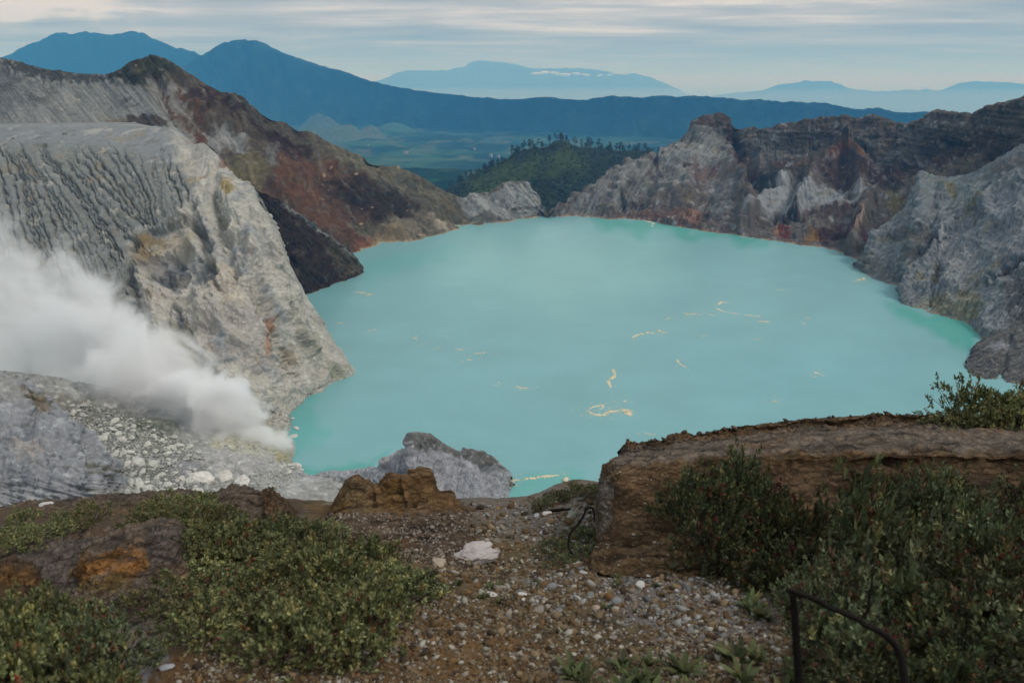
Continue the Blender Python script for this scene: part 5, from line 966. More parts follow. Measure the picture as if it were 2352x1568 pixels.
# ================================================================ the rim under the viewer
KF = 1.0
def gdist(x, y):                       # forward distance where the view direction meets the sloping rim
    r = ray(x, y); tn = -r[..., 2]/r[..., 1]; return 1.6/np.maximum(tn-.40, .02)
LX = [-12, -5.8, -3.4, -2.4, -1.6, -.7, .2, .9, 2, 12]; LY = [6.9, 7.05, 7.9, 7.6, 7.1, 7.8, 8.4, 9.0, 8.4, 8.2]
def gz(X, Y):
    lip = np.interp(X, LX, LY); z = EYE-1.6-.40*Y
    Pn_ = np.stack([X, Y, 0*X], -1)
    z = z+fbm(Pn_/1.1+3, 5)*.10+fbm(Pn_/.22+5, 4)*.02
    z = z-.10*np.exp(-((X-.05)/.55)**2)*sstep(3, 6, Y)           # the gravel gully
    over = np.maximum(Y-lip, 0); return z-over*1.1-np.minimum(over, 1.2)**2*.8
def gpos(x, y):
    d = float(gdist(x, y)); p = np.array(D(x, y, d)); p[2] = float(gz(np.array([[p[0]]]), np.array([[p[1]]]))[0, 0]); return p
xs = np.concatenate([np.linspace(-12, -4.2, 90), np.linspace(-4.15, 4.15, 620), np.linspace(4.2, 12, 90)]); ys = np.concatenate([np.linspace(-6, 1.4, 40), np.linspace(1.43, 10.5, 520), np.linspace(10.6, 14, 30)])
Xg, Yg = np.meshgrid(xs, ys); Pg = np.stack([Xg, Yg, gz(Xg, Yg)], -1)
G = Patch.__new__(Patch); G.P = Pg; G.nv, G.nu = Xg.shape; G.disp = np.zeros(Xg.shape); G.nrm(); G.X, G.Y = proj(Pg); G.C = None
behind = Yg < 1.0; G.X[behind] = 1176; G.Y[behind] = 3000
G.base(H('5c4e3a', KF)); G.spots(H('6b5236', KF), .5, 0, .3, .7); G.spots(H('3a332c', KF), .35, .0, .3, .7, 5); G.spots(H('8c857c', KF), .3, .15, .35, .5, 9)
for pl, c, st in (([(960, 1400), (1100, 1420), (1200, 1480), (1350, 1500), (1330, 1568), (1000, 1568), (900, 1500)], H('6e4e2c', KF), .6), ([(1000, 1290), (1100, 1300), (1060, 1340), (980, 1330)], H('7a6244', KF), .7), ([(1250, 1300), (1420, 1310), (1400, 1400), (1250, 1380)], H('6f5840', KF), .5),
                  ([(1380, 1270), (1560, 1290), (1800, 1360), (1780, 1460), (1550, 1480), (1400, 1400)], H('77757a', KF), .45), ([(1560, 1380), (1640, 1390), (1600, 1440), (1560, 1430)], H('6a4a2a', KF), .7), ([(400, 1500), (900, 1500), (1000, 1620), (300, 1620)], H('5b3f28', KF), .6),
                  ([(240, 1380), (330, 1360), (420, 1300), (420, 1420), (350, 1500), (300, 1600), (230, 1600), (270, 1450)], H('6a635b', KF), .8), ([(300, 1520), (360, 1490), (390, 1500), (330, 1568)], H('8b8e92', KF), .7),
                  ([(1060, 1130), (1370, 1100), (1360, 1250), (1180, 1240), (1060, 1180)], H('6a6460', KF), .6), ([(0, 1160), (700, 1120), (700, 1300), (0, 1400)], H('4a3d33', KF), .7)):
    G.poly(pl, c, 14, st, 16)
M_DIRT = rock_mat('rim dirt', .05, .8, var=.5, crack=.4, dist=.02); M_LAVA = rock_mat('rim rock', .10, 1.0, var=.5, crack=.5, dist=.05, stretch=(1.8, 1.8, .5))
tag(G.build('ground', M_DIRT), 'brown gravelly rim under the viewer', 'ground', kind='structure')
# ---------------------------------------------------------------- layered rocks of the rim
def outcrop(rows, nu, nv, c, seed, label, strata=.05, scale=.35, amp=.06, paints=(), name='rock_outcrop', bumps=(), band=.8, streak=2.0):
    global LASTP
    p = Patch([[tuple(q) for q in r] for r in rows], nu, nv)
    for b in bumps: p.bump(*b)
    Q = p.P; sag = fbm(np.stack([Q[..., 0]/.9, Q[..., 1]/.9, 0*Q[..., 0]+seed], -1), 3)*.08
    z = (Q[..., 2]+sag)/strata
    led = fbm(np.stack([Q[..., 0]/1.3, Q[..., 1]/1.3, z*.5], -1)+seed, 4, ridged=True)
    fac = 1-np.abs(p.N[..., 2])*.6
    p.disp += (p.noise(scale, 5, ridged=True, off=seed)*amp+p.noise(scale*.25, 5, ridged=True, off=seed)*amp*.4+p.noise(scale*.07, 4, off=seed)*amp*.1)+led*strata*.6*fac
    p.apply(); p.base(H(c, KF)); ls = fbm(np.stack([Q[..., 0]/1.5, Q[..., 1]/1.5, z*.8], -1)+seed+4, 4)
    for pl, cc, st in paints: p.poly(pl, H(cc, KF), 8, st, 10, 20)
    flat = sstep(.5, .8, np.abs(p.N[..., 2])); tk = fbm(np.stack([Q[..., 0]/.55, Q[..., 1]/.10, 0*Q[..., 0]+seed], -1), 5)
    p.disp = -np.maximum(0, tk)*.05*flat; p.apply(); LASTP = p
    p.C *= np.exp(ls*band*fac)[..., None]; up = sstep(.55, .85, p.N[..., 2])*sstep(-.2, .2, p.noise(scale*.6, 4, off=seed+9)); p.mix(up*.6, H('6b625b', KF)); p.C *= np.exp(-np.abs(tk)*streak*flat+tk*streak*flat)[..., None]
    p.spots(H('7a5c3e', KF), .5, .15, .4, .45, seed); p.vary(.12, .3)
    return tag(p.build(name, M_LAVA), label, 'rock')
def R_(*q): return [D(*t) for t in q]
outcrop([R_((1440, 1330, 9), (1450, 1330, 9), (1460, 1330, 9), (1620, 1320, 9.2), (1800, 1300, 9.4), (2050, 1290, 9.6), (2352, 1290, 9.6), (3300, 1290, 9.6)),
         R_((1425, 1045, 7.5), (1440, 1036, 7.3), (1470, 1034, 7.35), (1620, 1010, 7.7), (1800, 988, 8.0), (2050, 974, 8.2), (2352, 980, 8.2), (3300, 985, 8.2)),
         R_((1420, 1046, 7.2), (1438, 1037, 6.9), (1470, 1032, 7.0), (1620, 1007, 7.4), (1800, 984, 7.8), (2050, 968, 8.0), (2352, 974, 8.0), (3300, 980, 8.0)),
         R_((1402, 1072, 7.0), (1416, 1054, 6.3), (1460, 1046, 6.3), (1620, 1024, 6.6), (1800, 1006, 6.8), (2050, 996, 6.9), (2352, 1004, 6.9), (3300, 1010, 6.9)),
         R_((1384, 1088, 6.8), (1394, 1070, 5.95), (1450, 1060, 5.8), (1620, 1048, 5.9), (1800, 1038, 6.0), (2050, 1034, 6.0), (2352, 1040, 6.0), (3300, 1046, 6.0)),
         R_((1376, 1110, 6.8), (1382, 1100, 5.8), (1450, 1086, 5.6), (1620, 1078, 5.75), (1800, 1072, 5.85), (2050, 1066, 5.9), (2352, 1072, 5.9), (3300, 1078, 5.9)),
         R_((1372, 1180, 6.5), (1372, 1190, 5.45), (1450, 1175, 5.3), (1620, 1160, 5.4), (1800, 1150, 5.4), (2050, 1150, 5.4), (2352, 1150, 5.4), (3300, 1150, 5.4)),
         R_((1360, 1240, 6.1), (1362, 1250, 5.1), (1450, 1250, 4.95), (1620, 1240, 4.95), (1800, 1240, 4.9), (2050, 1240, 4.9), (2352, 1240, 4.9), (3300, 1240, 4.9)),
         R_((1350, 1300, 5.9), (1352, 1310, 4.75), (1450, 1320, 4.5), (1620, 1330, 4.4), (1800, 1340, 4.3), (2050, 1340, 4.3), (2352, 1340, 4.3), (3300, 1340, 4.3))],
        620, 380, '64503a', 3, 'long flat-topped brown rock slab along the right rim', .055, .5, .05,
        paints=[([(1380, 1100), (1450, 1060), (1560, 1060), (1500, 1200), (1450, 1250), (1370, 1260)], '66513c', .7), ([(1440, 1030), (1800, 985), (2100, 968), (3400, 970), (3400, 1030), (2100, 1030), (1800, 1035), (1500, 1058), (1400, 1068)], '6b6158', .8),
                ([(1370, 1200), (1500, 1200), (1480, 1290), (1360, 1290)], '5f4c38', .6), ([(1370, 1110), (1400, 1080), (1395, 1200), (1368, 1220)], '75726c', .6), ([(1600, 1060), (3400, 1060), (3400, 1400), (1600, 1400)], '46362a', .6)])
SLAB = LASTP
bx_ = [(745, 1188), (762, 1164), (784, 1122), (797, 1104), (818, 1096), (834, 1102), (852, 1114), (866, 1119), (880, 1102), (896, 1094), (926, 1095), (933, 1099), (940, 1088), (965, 1082), (988, 1086), (998, 1097), (1007, 1130), (1040, 1132), (1050, 1150), (1080, 1170)]
fb_ = [1196, 1180, 1172, 1168, 1166, 1166, 1168, 1168, 1166, 1164, 1162, 1162, 1160, 1158, 1156, 1156, 1160, 1166, 1172, 1184]
outcrop([R_(*[(x, 1300, 8.3) for x, y in bx_]), R_(*[(x+1, y+7, 7.2) for x, y in bx_]), R_(*[(x, y, 6.85) for x, y in bx_]), R_(*[(x, y+3.5, 6.62) for x, y in bx_]), R_(*[(x, y*.7+f*.3+3, 6.53) for (x, y), f in zip(bx_, fb_)]),
         R_(*[(x, f, 6.32) for (x, y), f in zip(bx_, fb_)]), R_(*[(x, f+9, 6.12) for (x, y), f in zip(bx_, fb_)]), R_(*[(x, 1216, 5.75) for x, y in bx_]), R_(*[(x, 1262, 5.25) for x, y in bx_]), R_(*[(x, 1320, 4.75) for x, y in bx_])],
        460, 340, '6a5238', 7, 'brown three-humped rock outcrop left of the gravel gully', .045, .25, .018,
        paints=[([(790, 1095), (850, 1105), (850, 1175), (775, 1175)], '6f5e45', .7), ([(880, 1095), (935, 1095), (930, 1165), (885, 1170)], '6e5433', .8), ([(938, 1088), (1000, 1086), (1006, 1160), (940, 1160)], '6e5638', .75), ([(755, 1160), (800, 1150), (800, 1185), (760, 1190)], '70532f', .6), ([(740, 1180), (1090, 1170), (1090, 1330), (740, 1330)], '574a3e', .85)],
        bumps=[([(867, 1122), (870, 1160)], 4, -.05), ([(934, 1098), (938, 1160)], 3.5, -.07), ([(905, 1150), (925, 1160)], 9, -.05), ([(962, 1160), (985, 1158)], 6, -.06)], band=1.3)
OUT = LASTP
# small crags further left on the rim
outcrop([R_((575, 1290, 8.6), (600, 1290, 8.6), (625, 1290, 8.6), (650, 1290, 8.6), (680, 1290, 8.6), (705, 1290, 8.6)), R_((590, 1200, 7.5), (604, 1140, 7.4), (625, 1130, 7.3), (645, 1150, 7.3), (670, 1170, 7.3), (700, 1195, 7.5)),
         R_((586, 1196, 7.1), (602, 1134, 7.0), (626, 1123, 6.9), (648, 1145, 6.9), (674, 1166, 6.9), (704, 1192, 7.1)), R_((585, 1215, 6.8), (605, 1165, 6.6), (628, 1152, 6.5), (650, 1168, 6.5), (676, 1182, 6.5), (704, 1205, 6.7)), R_((580, 1260, 6), (605, 1260, 5.8), (628, 1260, 5.8), (650, 1260, 5.8), (676, 1260, 5.8), (706, 1260, 5.9))],
        150, 150, '5d4b3a', 12, 'small pointed brown crag on the rim between ledge and outcrop', .04, .16, .04, paints=[([(600, 1130), (640, 1130), (630, 1180), (600, 1180)], '6f543a', .6)])
outcrop([R_((-140, 1300, 8.8), (0, 1300, 8.8), (120, 1290, 8.8), (250, 1290, 9), (380, 1280, 9), (480, 1280, 9), (560, 1280, 8.8), (606, 1280, 8.6)), R_((-140, 1180, 7.6), (0, 1174, 7.6), (110, 1155, 7.7), (250, 1143, 7.9), (380, 1133, 8), (480, 1137, 7.9), (560, 1126, 7.7), (600, 1140, 7.5)),
         R_((-140, 1176, 7.2), (0, 1170, 7.2), (110, 1152, 7.3), (250, 1140, 7.5), (380, 1130, 7.6), (478, 1134, 7.4), (545, 1122, 7.2), (604, 1130, 7.1)), R_((-140, 1215, 6.4), (0, 1210, 6.4), (110, 1195, 6.5), (250, 1182, 6.6), (380, 1172, 6.7), (480, 1168, 6.7), (545, 1150, 6.7), (606, 1160, 6.7)),
         R_((-140, 1235, 6.2), (0, 1232, 6.2), (110, 1218, 6.3), (250, 1206, 6.3), (380, 1200, 6.4), (480, 1196, 6.3), (545, 1190, 6.2), (610, 1200, 6.2)), R_((-140, 1320, 5.0), (0, 1320, 5.0), (110, 1310, 5.1), (250, 1300, 5.1), (380, 1290, 5.2), (480, 1290, 5.2), (545, 1280, 5.3), (615, 1280, 5.4))],
        560, 220, '63564b', 15, 'grey brown layered rock ledge along the left rim', .035, .35, .045, paints=[([(0, 1175), (110, 1160), (300, 1150), (480, 1140), (480, 1160), (250, 1175), (0, 1200)], '6d5a49', .6), ([(480, 1130), (610, 1125), (610, 1200), (500, 1200)], '66584a', .6)])
outcrop([R_((165, 1400, 6.2), (200, 1400, 6.2), (260, 1400, 6.3), (330, 1390, 6.4), (400, 1380, 6.4), (440, 1380, 6.4)), R_((170, 1310, 5.1), (205, 1268, 5.1), (262, 1236, 5.2), (330, 1216, 5.3), (395, 1208, 5.3), (430, 1240, 5.3)),
         R_((166, 1318, 4.75), (200, 1275, 4.7), (260, 1244, 4.75), (330, 1222, 4.85), (398, 1212, 4.9), (428, 1246, 4.95)), R_((165, 1330, 4.5), (195, 1292, 4.42), (258, 1262, 4.45), (330, 1244, 4.5), (402, 1236, 4.6), (432, 1262, 4.7)),
         R_((166, 1362, 4.3), (192, 1340, 4.2), (258, 1330, 4.15), (330, 1318, 4.2), (400, 1310, 4.3), (436, 1316, 4.5)), R_((150, 1400, 4.05), (190, 1400, 3.95), (258, 1400, 3.85), (330, 1395, 3.85), (395, 1385, 3.95), (440, 1380, 4.1)), R_((140, 1470, 3.4), (190, 1480, 3.35), (258, 1490, 3.3), (330, 1485, 3.3), (395, 1470, 3.4), (445, 1450, 3.5))],
        340, 320, '6b5a4b', 21, 'rounded rock with a bright orange face, left foreground', .05, .3, .045,
        paints=[([(185, 1285), (250, 1262), (330, 1265), (335, 1300), (310, 1340), (200, 1350), (180, 1330)], '96693a', .85), ([(185, 1335), (300, 1320), (300, 1355), (190, 1365)], '857048', .75), ([(330, 1215), (430, 1205), (430, 1300), (340, 1300)], '4c4541', .7), ([(260, 1370), (430, 1350), (430, 1500), (240, 1500)], '675d54', .7)])
outcrop([R_((-80, 1420, 7), (0, 1420, 7), (90, 1410, 7), (180, 1400, 7), (260, 1400, 7), (320, 1400, 7)), R_((-80, 1270, 5.5), (0, 1262, 5.6), (90, 1232, 5.8), (180, 1216, 5.9), (260, 1222, 5.9), (310, 1250, 5.8)), R_((-80, 1285, 5.1), (0, 1270, 5.2), (90, 1240, 5.3), (180, 1222, 5.4), (258, 1230, 5.4), (300, 1256, 5.4)),
         R_((-80, 1320, 4.6), (0, 1310, 4.65), (90, 1290, 4.7), (180, 1270, 4.8), (250, 1270, 4.9), (290, 1280, 5)), R_((-80, 1400, 3.9), (0, 1390, 3.95), (90, 1380, 4), (180, 1360, 4.1), (240, 1350, 4.2), (280, 1350, 4.3))],
        260, 200, '645a53', 27, 'dark grey weathered rock sheet behind the orange-faced rock', .04, .3, .05)
outcrop([R_((-120, 1460, 5), (-50, 1460, 5), (20, 1460, 5), (80, 1460, 5), (110, 1460, 5)), R_((-120, 1310, 4.3), (-50, 1296, 4.3), (20, 1290, 4.3), (75, 1300, 4.3), (100, 1330, 4.3)), R_((-120, 1318, 4), (-50, 1302, 4), (22, 1296, 4), (78, 1308, 4), (102, 1336, 4.1)), R_((-120, 1350, 3.8), (-50, 1345, 3.75), (22, 1342, 3.75), (78, 1348, 3.8), (96, 1362, 3.9)), R_((-120, 1440, 3.3), (-50, 1440, 3.3), (22, 1440, 3.3), (70, 1440, 3.4), (90, 1435, 3.5))],
        160, 140, '594636', 33, 'small brown rock at the left edge below the dark rock sheet', .04, .2, .04, paints=[([(0, 1296), (80, 1305), (85, 1345), (0, 1345)], '7b5a32', .7)])
# ---------------------------------------------------------------- gravel and stones
r = np.random.default_rng(21)
n = 130000; gx = r.uniform(80, 2000, n); gy = 1110+(r.uniform(0, 1, n)**.7)*(1720-1110); keep = inside(gx, gy, [(1040, 1150), (1160, 1135), (1250, 1110), (1370, 1100), (1375, 1300), (1600, 1330), (1830, 1350), (1860, 1720), (330, 1720), (430, 1500), (800, 1480), (990, 1330), (940, 1250), (1060, 1220)])
gx, gy = gx[keep], gy[keep]; d = gdist(gx, gy); P = at(gx, gy, d); P[:, 2] = 0; nk = fbm(P/.45+3, 4)+.5*fbm(P/.12+8, 3); keep = r.uniform(0, 1, len(P)) < .25+.75*sstep(-.25, .2, nk); gx, gy, d = gx[keep], gy[keep], d[keep]; P = at(gx, gy, d); P[:, 2] = gz(P[:, 0][:, None], P[:, 1][:, None])[:, 0]
w = r.uniform(0, 1, len(P)); S = np.clip(r.lognormal(math.log(.0068), .62, len(P)), .003, .04)*np.clip(P[:, 1]/4, .75, 1.6)
px_, py_ = proj(P); grey = sstep(60, -60, dpoly(px_, py_, [(1380, 1270), (1600, 1300), (1830, 1360), (1700, 1480), (1450, 1460), (1300, 1400), (1200, 1330)])); up_ = sstep(1270, 1180, py_)
pal = np.array([H(c) for c in ('6a543c', '7d6a55', '4a3e35', '8a8076', 'a79f96', '84705a', '5d4a38', 'a09a90', '7a5c3e')]); pw = np.array([.2, .17, .15, .13, .09, .09, .1, .03, .04]); idx = r.choice(9, len(P), p=pw/pw.sum())
C = pal[idx]; lt = (r.uniform(0, 1, len(P)) < .28*np.maximum(grey, up_)); C[lt] = H('8f8c8e')*r.uniform(.6, 1.25, (lt.sum(), 1)); C = C*np.array([.74, .76, .72])*r.uniform(.7, 1.25, (len(P), 1)); P[:, 2] += S*.25
M_PEB = rock_mat('pebbles', .02, .3, var=.3, dist=.004)
pebbles('gravel', P, S, C, M_PEB, 'loose brown and grey gravel of the gully', 'gravel', 5)
oi_ = np.flatnonzero(((SLAB.Y > 1060) & (SLAB.Y < 1310) & (SLAB.X > 1368) & (SLAB.X < 1640)).ravel()); oi_ = r.choice(oi_, 1500); OP = SLAB.P.reshape(-1, 3)[oi_]
pebbles('gravel', OP, np.clip(r.lognormal(math.log(.005), .5, 1500), .002, .018), H('8a8074')*r.uniform(.4, 1.4, (1500, 1)), M_PEB, 'grit stuck in the left face of the right slab', 'gravel', 10)
oi_ = np.flatnonzero(((np.abs(SLAB.tv[:, None]-1.9) < .5) & (SLAB.X > 1430)).ravel()); oi_ = r.choice(oi_, 1600); OP = SLAB.P.reshape(-1, 3)[oi_]+[0, 0, .006]
pebbles('crust', OP, np.clip(r.lognormal(math.log(.012), .5, 1600), .004, .04), H('4a4039')*r.uniform(.5, 1.5, (1600, 1)), M_PEB, 'dark broken crust chips along the far edge of the right slab', 'crust', 11)
oi_ = np.flatnonzero(((OUT.Y > 1178) & (OUT.Y < 1320) & (OUT.X > 745)).ravel()); oi_ = r.choice(oi_, 5200); OP = OUT.P.reshape(-1, 3)[oi_]+r.normal(0, .006, (5200, 3))*[1, 1, 0]
pebbles('gravel', OP, np.clip(r.lognormal(math.log(.008), .5, 5200), .003, .03), H('7b7066')*r.uniform(.45, 1.35, (5200, 1)), M_PEB, 'grey brown gravel apron in front of the three-humped outcrop', 'gravel', 9)
tr = np.array([gpos(*q) for q in np.stack([r.uniform(0, 1000, 2500), r.uniform(1180, 1500, 2500)], -1)]); S2 = np.clip(r.lognormal(math.log(.008), .4, len(tr)), .004, .025)
pebbles('gravel', tr+[0, 0, .003], S2, H('6d655c')*r.uniform(.5, 1.4, (len(tr), 1)), M_PEB, 'sparse gravel between the left foreground rocks', 'gravel', 6)
M_ST = rock_mat('stone', .05, .4, var=.28, dist=.008)
SM = [rock_mesh('stone', 300+i, 2, 12+i, (1, .8, .6), M_ST, H(c, .95)) for i, c in enumerate(('a5a19c', '8e8a86', 'b9b4b0', '7f776f', 'a08f80', '97989c'))]
def stone(x, y, w, flat, mi, label, group=None, rz=None, me=None):
    p = gpos(x, y); s = w/2/F*p[1]*1.1; return put('stone', me or SM[mi], (p[0], p[1], p[2]+s*flat*.35), (s, s*.8, s*flat), (r.uniform(-.15, .15), r.uniform(-.15, .15), r.uniform(0, 6.28) if rz is None else rz), label, 'stone', group)
slab = rock_mesh('stone', 79, 4, 9, (1, .6, .42), M_ST, H('a9a09c', 1.0), rough=.17)
p = gpos(1085, 1277); put('stone', slab, (p[0], p[1]+.05, p[2]+.04), (.165, .17, .14), (.12, -.14, .15), 'biggest flat pinkish white stone lying in the gully', 'stone', None)
stone(1010, 1284, 60, .6, 4, 'yellowish stone leaning on the big flat white stone')
for q in ((890, 1384, 34, .6, 0, 'pale wedge-shaped stone at the edge of the left shrub mat'), (1005, 1336, 34, .4, 4, 'flat pinkish stone left of centre in the gully'), (1130, 1356, 34, .5, 2, 'whitish stone in the gully just below the big flat one'), (1196, 1362, 30, .6, 2, 'twin pale stones right of the whitish one, the rounder'),
          (1255, 1172, 26, .7, 2, 'round white stone high in the gully beside the rim plants'), (1472, 1342, 34, .75, 2, 'rounded white stone at the foot of the right slab'), (1697, 1347, 30, .7, 1, 'pale stone half hidden by the right shrubs'), (1702, 1436, 15, .7, 2, 'small bright white stone among the right-hand gravel'), (1528, 1450, 24, .5, 2, 'flat white stone above the broad-leaved tuft'),
          (1605, 1408, 22, .8, 5, 'bluish white stone in the right gravel patch'), (1308, 1176, 22, .8, 5, 'grey stone below the rim plants, right of the round white one'), (1340, 1306, 26, .5, 0, 'pale stone below the charred twig'), (1044, 1240, 20, .6, 1, 'grey stone just behind the big flat stone'), (382, 1546, 44, .35, 5, 'flat bluish stone at the bottom left between the shrubs'),
          (1000, 1370, 16, .7, 3, 'brownish stone beneath the flat pinkish one'), (925, 1405, 22, .8, 3, 'dark cleft stone right of the wedge-shaped one'), (1240, 1395, 38, .6, 3, 'dark brown lump in the middle of the gravel'), (1365, 1385, 36, .3, 4, 'long flat tan stone right of centre'), (103, 1158, 34, .8, 2, 'rounded pinkish boulderlet perched on the left ledge'), (40, 1240, 30, .5, 5, 'light bluish stone among the plants of the left ledge')):
    x, y, w, fl, mi, lab = q; stone(x, y, w, fl, mi, lab)
cnt = 0
for k in range(1200):
    x, y = r.uniform(940, 1850), r.uniform(1140, 1566)
    if not inside(np.array([x]), np.array([y]), [(1060, 1150), (1250, 1120), (1365, 1110), (1370, 1290), (1600, 1330), (1830, 1370), (1800, 1566), (700, 1566), (1000, 1350), (1060, 1220)])[0]: continue
    z_ = 1 if (x > 1370 and y < 1480) or y < 1260 else .3
    if r.uniform() > .14+.5*z_: continue
    stone(x, y, float(np.clip(r.lognormal(2.15, .42), 5, 24)), r.uniform(.5, .9), int(r.choice(6, p=[.2, .15, .2, .15, .12, .18])), 'small pale stone scattered over the right gravel patch' if x > 1370 else ('small stone scattered in the upper gully' if y < 1270 else 'small stone scattered on the lower gully floor'), 'small stones of the right gravel patch' if x > 1370 else ('small stones of the upper gully' if y < 1270 else 'small stones of the lower gully')); cnt += 1
    if cnt > 235: break
# ---------------------------------------------------------------- shrubs
M_LEAF = leaf_mat('shrub leaf', .15, .6); M_TWIG = rock_mat('twig bark', .02, .3, attr=None, base=H('54463a', KF)); M_RED = leaf_mat('red shoots', .15)
def leaves(tips, dirs, n, ln, wd, r, pal, pr, spread=.9):
    """rosettes of n pointed leaves at every tip"""
    k = len(tips); T_ = np.repeat(tips, n, 0); Dn = np.repeat(dirs, n, 0); v = r.normal(size=(k*n, 3)); v -= (v*Dn).sum(1)[:, None]*Dn; v /= np.linalg.norm(v, axis=1)[:, None]+1e-9
    s = r.uniform(.25, spread+.3, k*n)[:, None]; a = Dn*(1.15-s*.6)+v*s; a /= np.linalg.norm(a, axis=1)[:, None]; b = np.cross(a, Dn+r.normal(0, .25, (k*n, 3))); b /= np.linalg.norm(b, axis=1)[:, None]+1e-9
    L_ = ln*r.uniform(.6, 1.25, (k*n, 1)); W_ = wd*r.uniform(.7, 1.2, (k*n, 1)); o = T_-Dn*r.uniform(0, ln*1.8, (k*n, 1)); c = np.cross(b, a)
    V = np.stack([o, o+a*L_*.55-b*W_-c*W_*.25, o+a*L_+c*L_*.06, o+a*L_*.55+b*W_-c*W_*.25], 1).reshape(-1, 3)
    pk = r.choice(len(pal), k, p=pr); Cc = np.repeat(pal[pk], n, 0)*np.exp(r.normal(0, .28, (k*n, 1))); return V, np.arange(k*n*4).reshape(-1, 4), np.repeat(np.clip(Cc, .003, .6), 4, 0)
def shrub_proto(seed, R=.24, Hh=.2, nt=250, nl=13, ln=.022, wd=.0058, pal=None, pr=None, red=2, open_=0.):
    r = np.random.default_rng(seed); root = bpy.data.objects.new('shrub', None); link(root)
    a = r.uniform(0, 6.283, nt); q = r.uniform(0, 1, nt)**.5; lump = 1+.35*np.sin(a*3+seed)+.2*np.sin(a*5+seed*2)
    x = np.cos(a)*q*R*lump; y = np.sin(a)*q*R*lump; dome = np.sqrt(np.clip(1-q**2*.95, 0, 1)); hn = 1+.9*fbm(np.stack([x/.1, y/.1, 0*x+seed], -1), 3)
    z = Hh*dome*hn*np.where(r.uniform(0, 1, nt) < .25, r.uniform(.35, .9, nt), r.uniform(.85, 1.15, nt)); tips = np.stack([x, y, z], -1)
    dirs = np.stack([x/R*.9, y/R*.9, .75+0*x], -1)+r.normal(0, .22, (nt, 3)); dirs /= np.linalg.norm(dirs, axis=1)[:, None]
    V, Fc, C = leaves(tips, dirs, nl, ln, wd, r, pal, pr); mesh_obj('foliage', V, Fc, M_LEAF, root, C, smooth=False)
    st = []
    for k in range(38):
        t = tips[r.integers(nt)]; b = np.array([t[0]*.15, t[1]*.15, -.03]); m_ = (t+b)/2+np.array([r.normal(0, .015), r.normal(0, .015), -.01]); st.append(tube([b, m_, t*np.array([1, 1, .97])], [.003, .0022, .0009], 4))
    V, Fc, _ = join(st); mesh_obj('stems', V, Fc, M_TWIG, root)
    if red:
        k = r.integers(0, nt, red); V, Fc, C = leaves(tips[k]+dirs[k]*.012, dirs[k], 8, .012, .004, r, np.array([H('8c1f22'), H('a03a30')]), [.7, .3], .6); tag(mesh_obj('red_shoots', V, Fc, M_RED, root, C, smooth=False), kind='stuff')
    return root
gp_ = np.array([H(c, KF*.74) for c in ('737a4e', '8d9060', '626a45', 'a59f63', '84593f', '75805a')])
gd_ = np.array([H(c, KF*.72) for c in ('515a3c', '656b45', '485238', '85814f', '6b4836', '5d6a4c')])
gb_ = np.array([H(c, KF*.68) for c in ('636b4c', '757d58', '555e44', '8f8b5c', '7a5a44', '7c8666')])
GREEN = [shrub_proto(1, red=1, pal=gp_, pr=[.32, .2, .24, .12, .02, .1]), shrub_proto(2, .27, .18, 280, pal=gp_, pr=[.28, .22, .24, .14, .03, .09], red=2), shrub_proto(3, .2, .22, 210, pal=gp_, pr=[.3, .2, .2, .1, .05, .15], red=3)]
DARK = [shrub_proto(11, .24, .22, 250, pal=gd_, pr=[.3, .2, .25, .08, .06, .11], red=3), shrub_proto(12, .28, .2, 290, pal=gd_, pr=[.3, .22, .2, .1, .08, .1], red=3), shrub_proto(13, .2, .24, 200, 12, .025, .0058, pal=gd_, pr=[.3, .2, .25, .08, .06, .11])]
BLUE = [shrub_proto(21, .24, .2, 260, pal=gb_, pr=[.3, .2, .2, .1, .05, .15], red=2), shrub_proto(22, .22, .22, 230, pal=gb_, pr=[.3, .2, .2, .1, .07, .13], red=3)]
LEAFY = [shrub_proto(31, .22, .26, 95, 8, .042, .0105, pal=gd_, pr=[.35, .25, .2, .06, .04, .1]), shrub_proto(32, .2, .3, 80, 8, .036, .0085, pal=gb_, pr=[.3, .25, .2, .08, .05, .12], red=3)]
done = set()
def shrub(kind, p, s, label, group, hz=1.):
    i = int(r.integers(len(kind))); o = kind[i]
    if o in done: o = copy_tree(o)
    else: done.add(o)
    o.location = p; o.scale = (s, s, s*hz); o.rotation_euler = (r.normal(0, .12), r.normal(0, .12), r.uniform(0, 6.3)); tag(o, label, 'shrub', group); return o
def mat_of(kind, poly, gap, label, group, s=1., hz=1., lift=0., dd=None, n=4000, cap=400):
    a = np.array(poly); P = []; k = 0
    for _ in range(n):
        x, y = r.uniform(a[:, 0].min(), a[:, 0].max()), r.uniform(a[:, 1].min(), a[:, 1].max())
        if not inside(np.array([x]), np.array([y]), poly)[0]: continue
        p = gpos(x, y) if dd is None else np.array(D(x, y, dd(x, y)))
        if any(np.hypot(p[0]-q[0], p[1]-q[1]) < gap for q in P): continue
        P.append(p); shrub(kind, (p[0], p[1], p[2]+lift-.02), s*r.uniform(.85, 1.2), label, group, hz*r.uniform(.65, 1.45)); k += 1
        if k >= cap: break
    return P
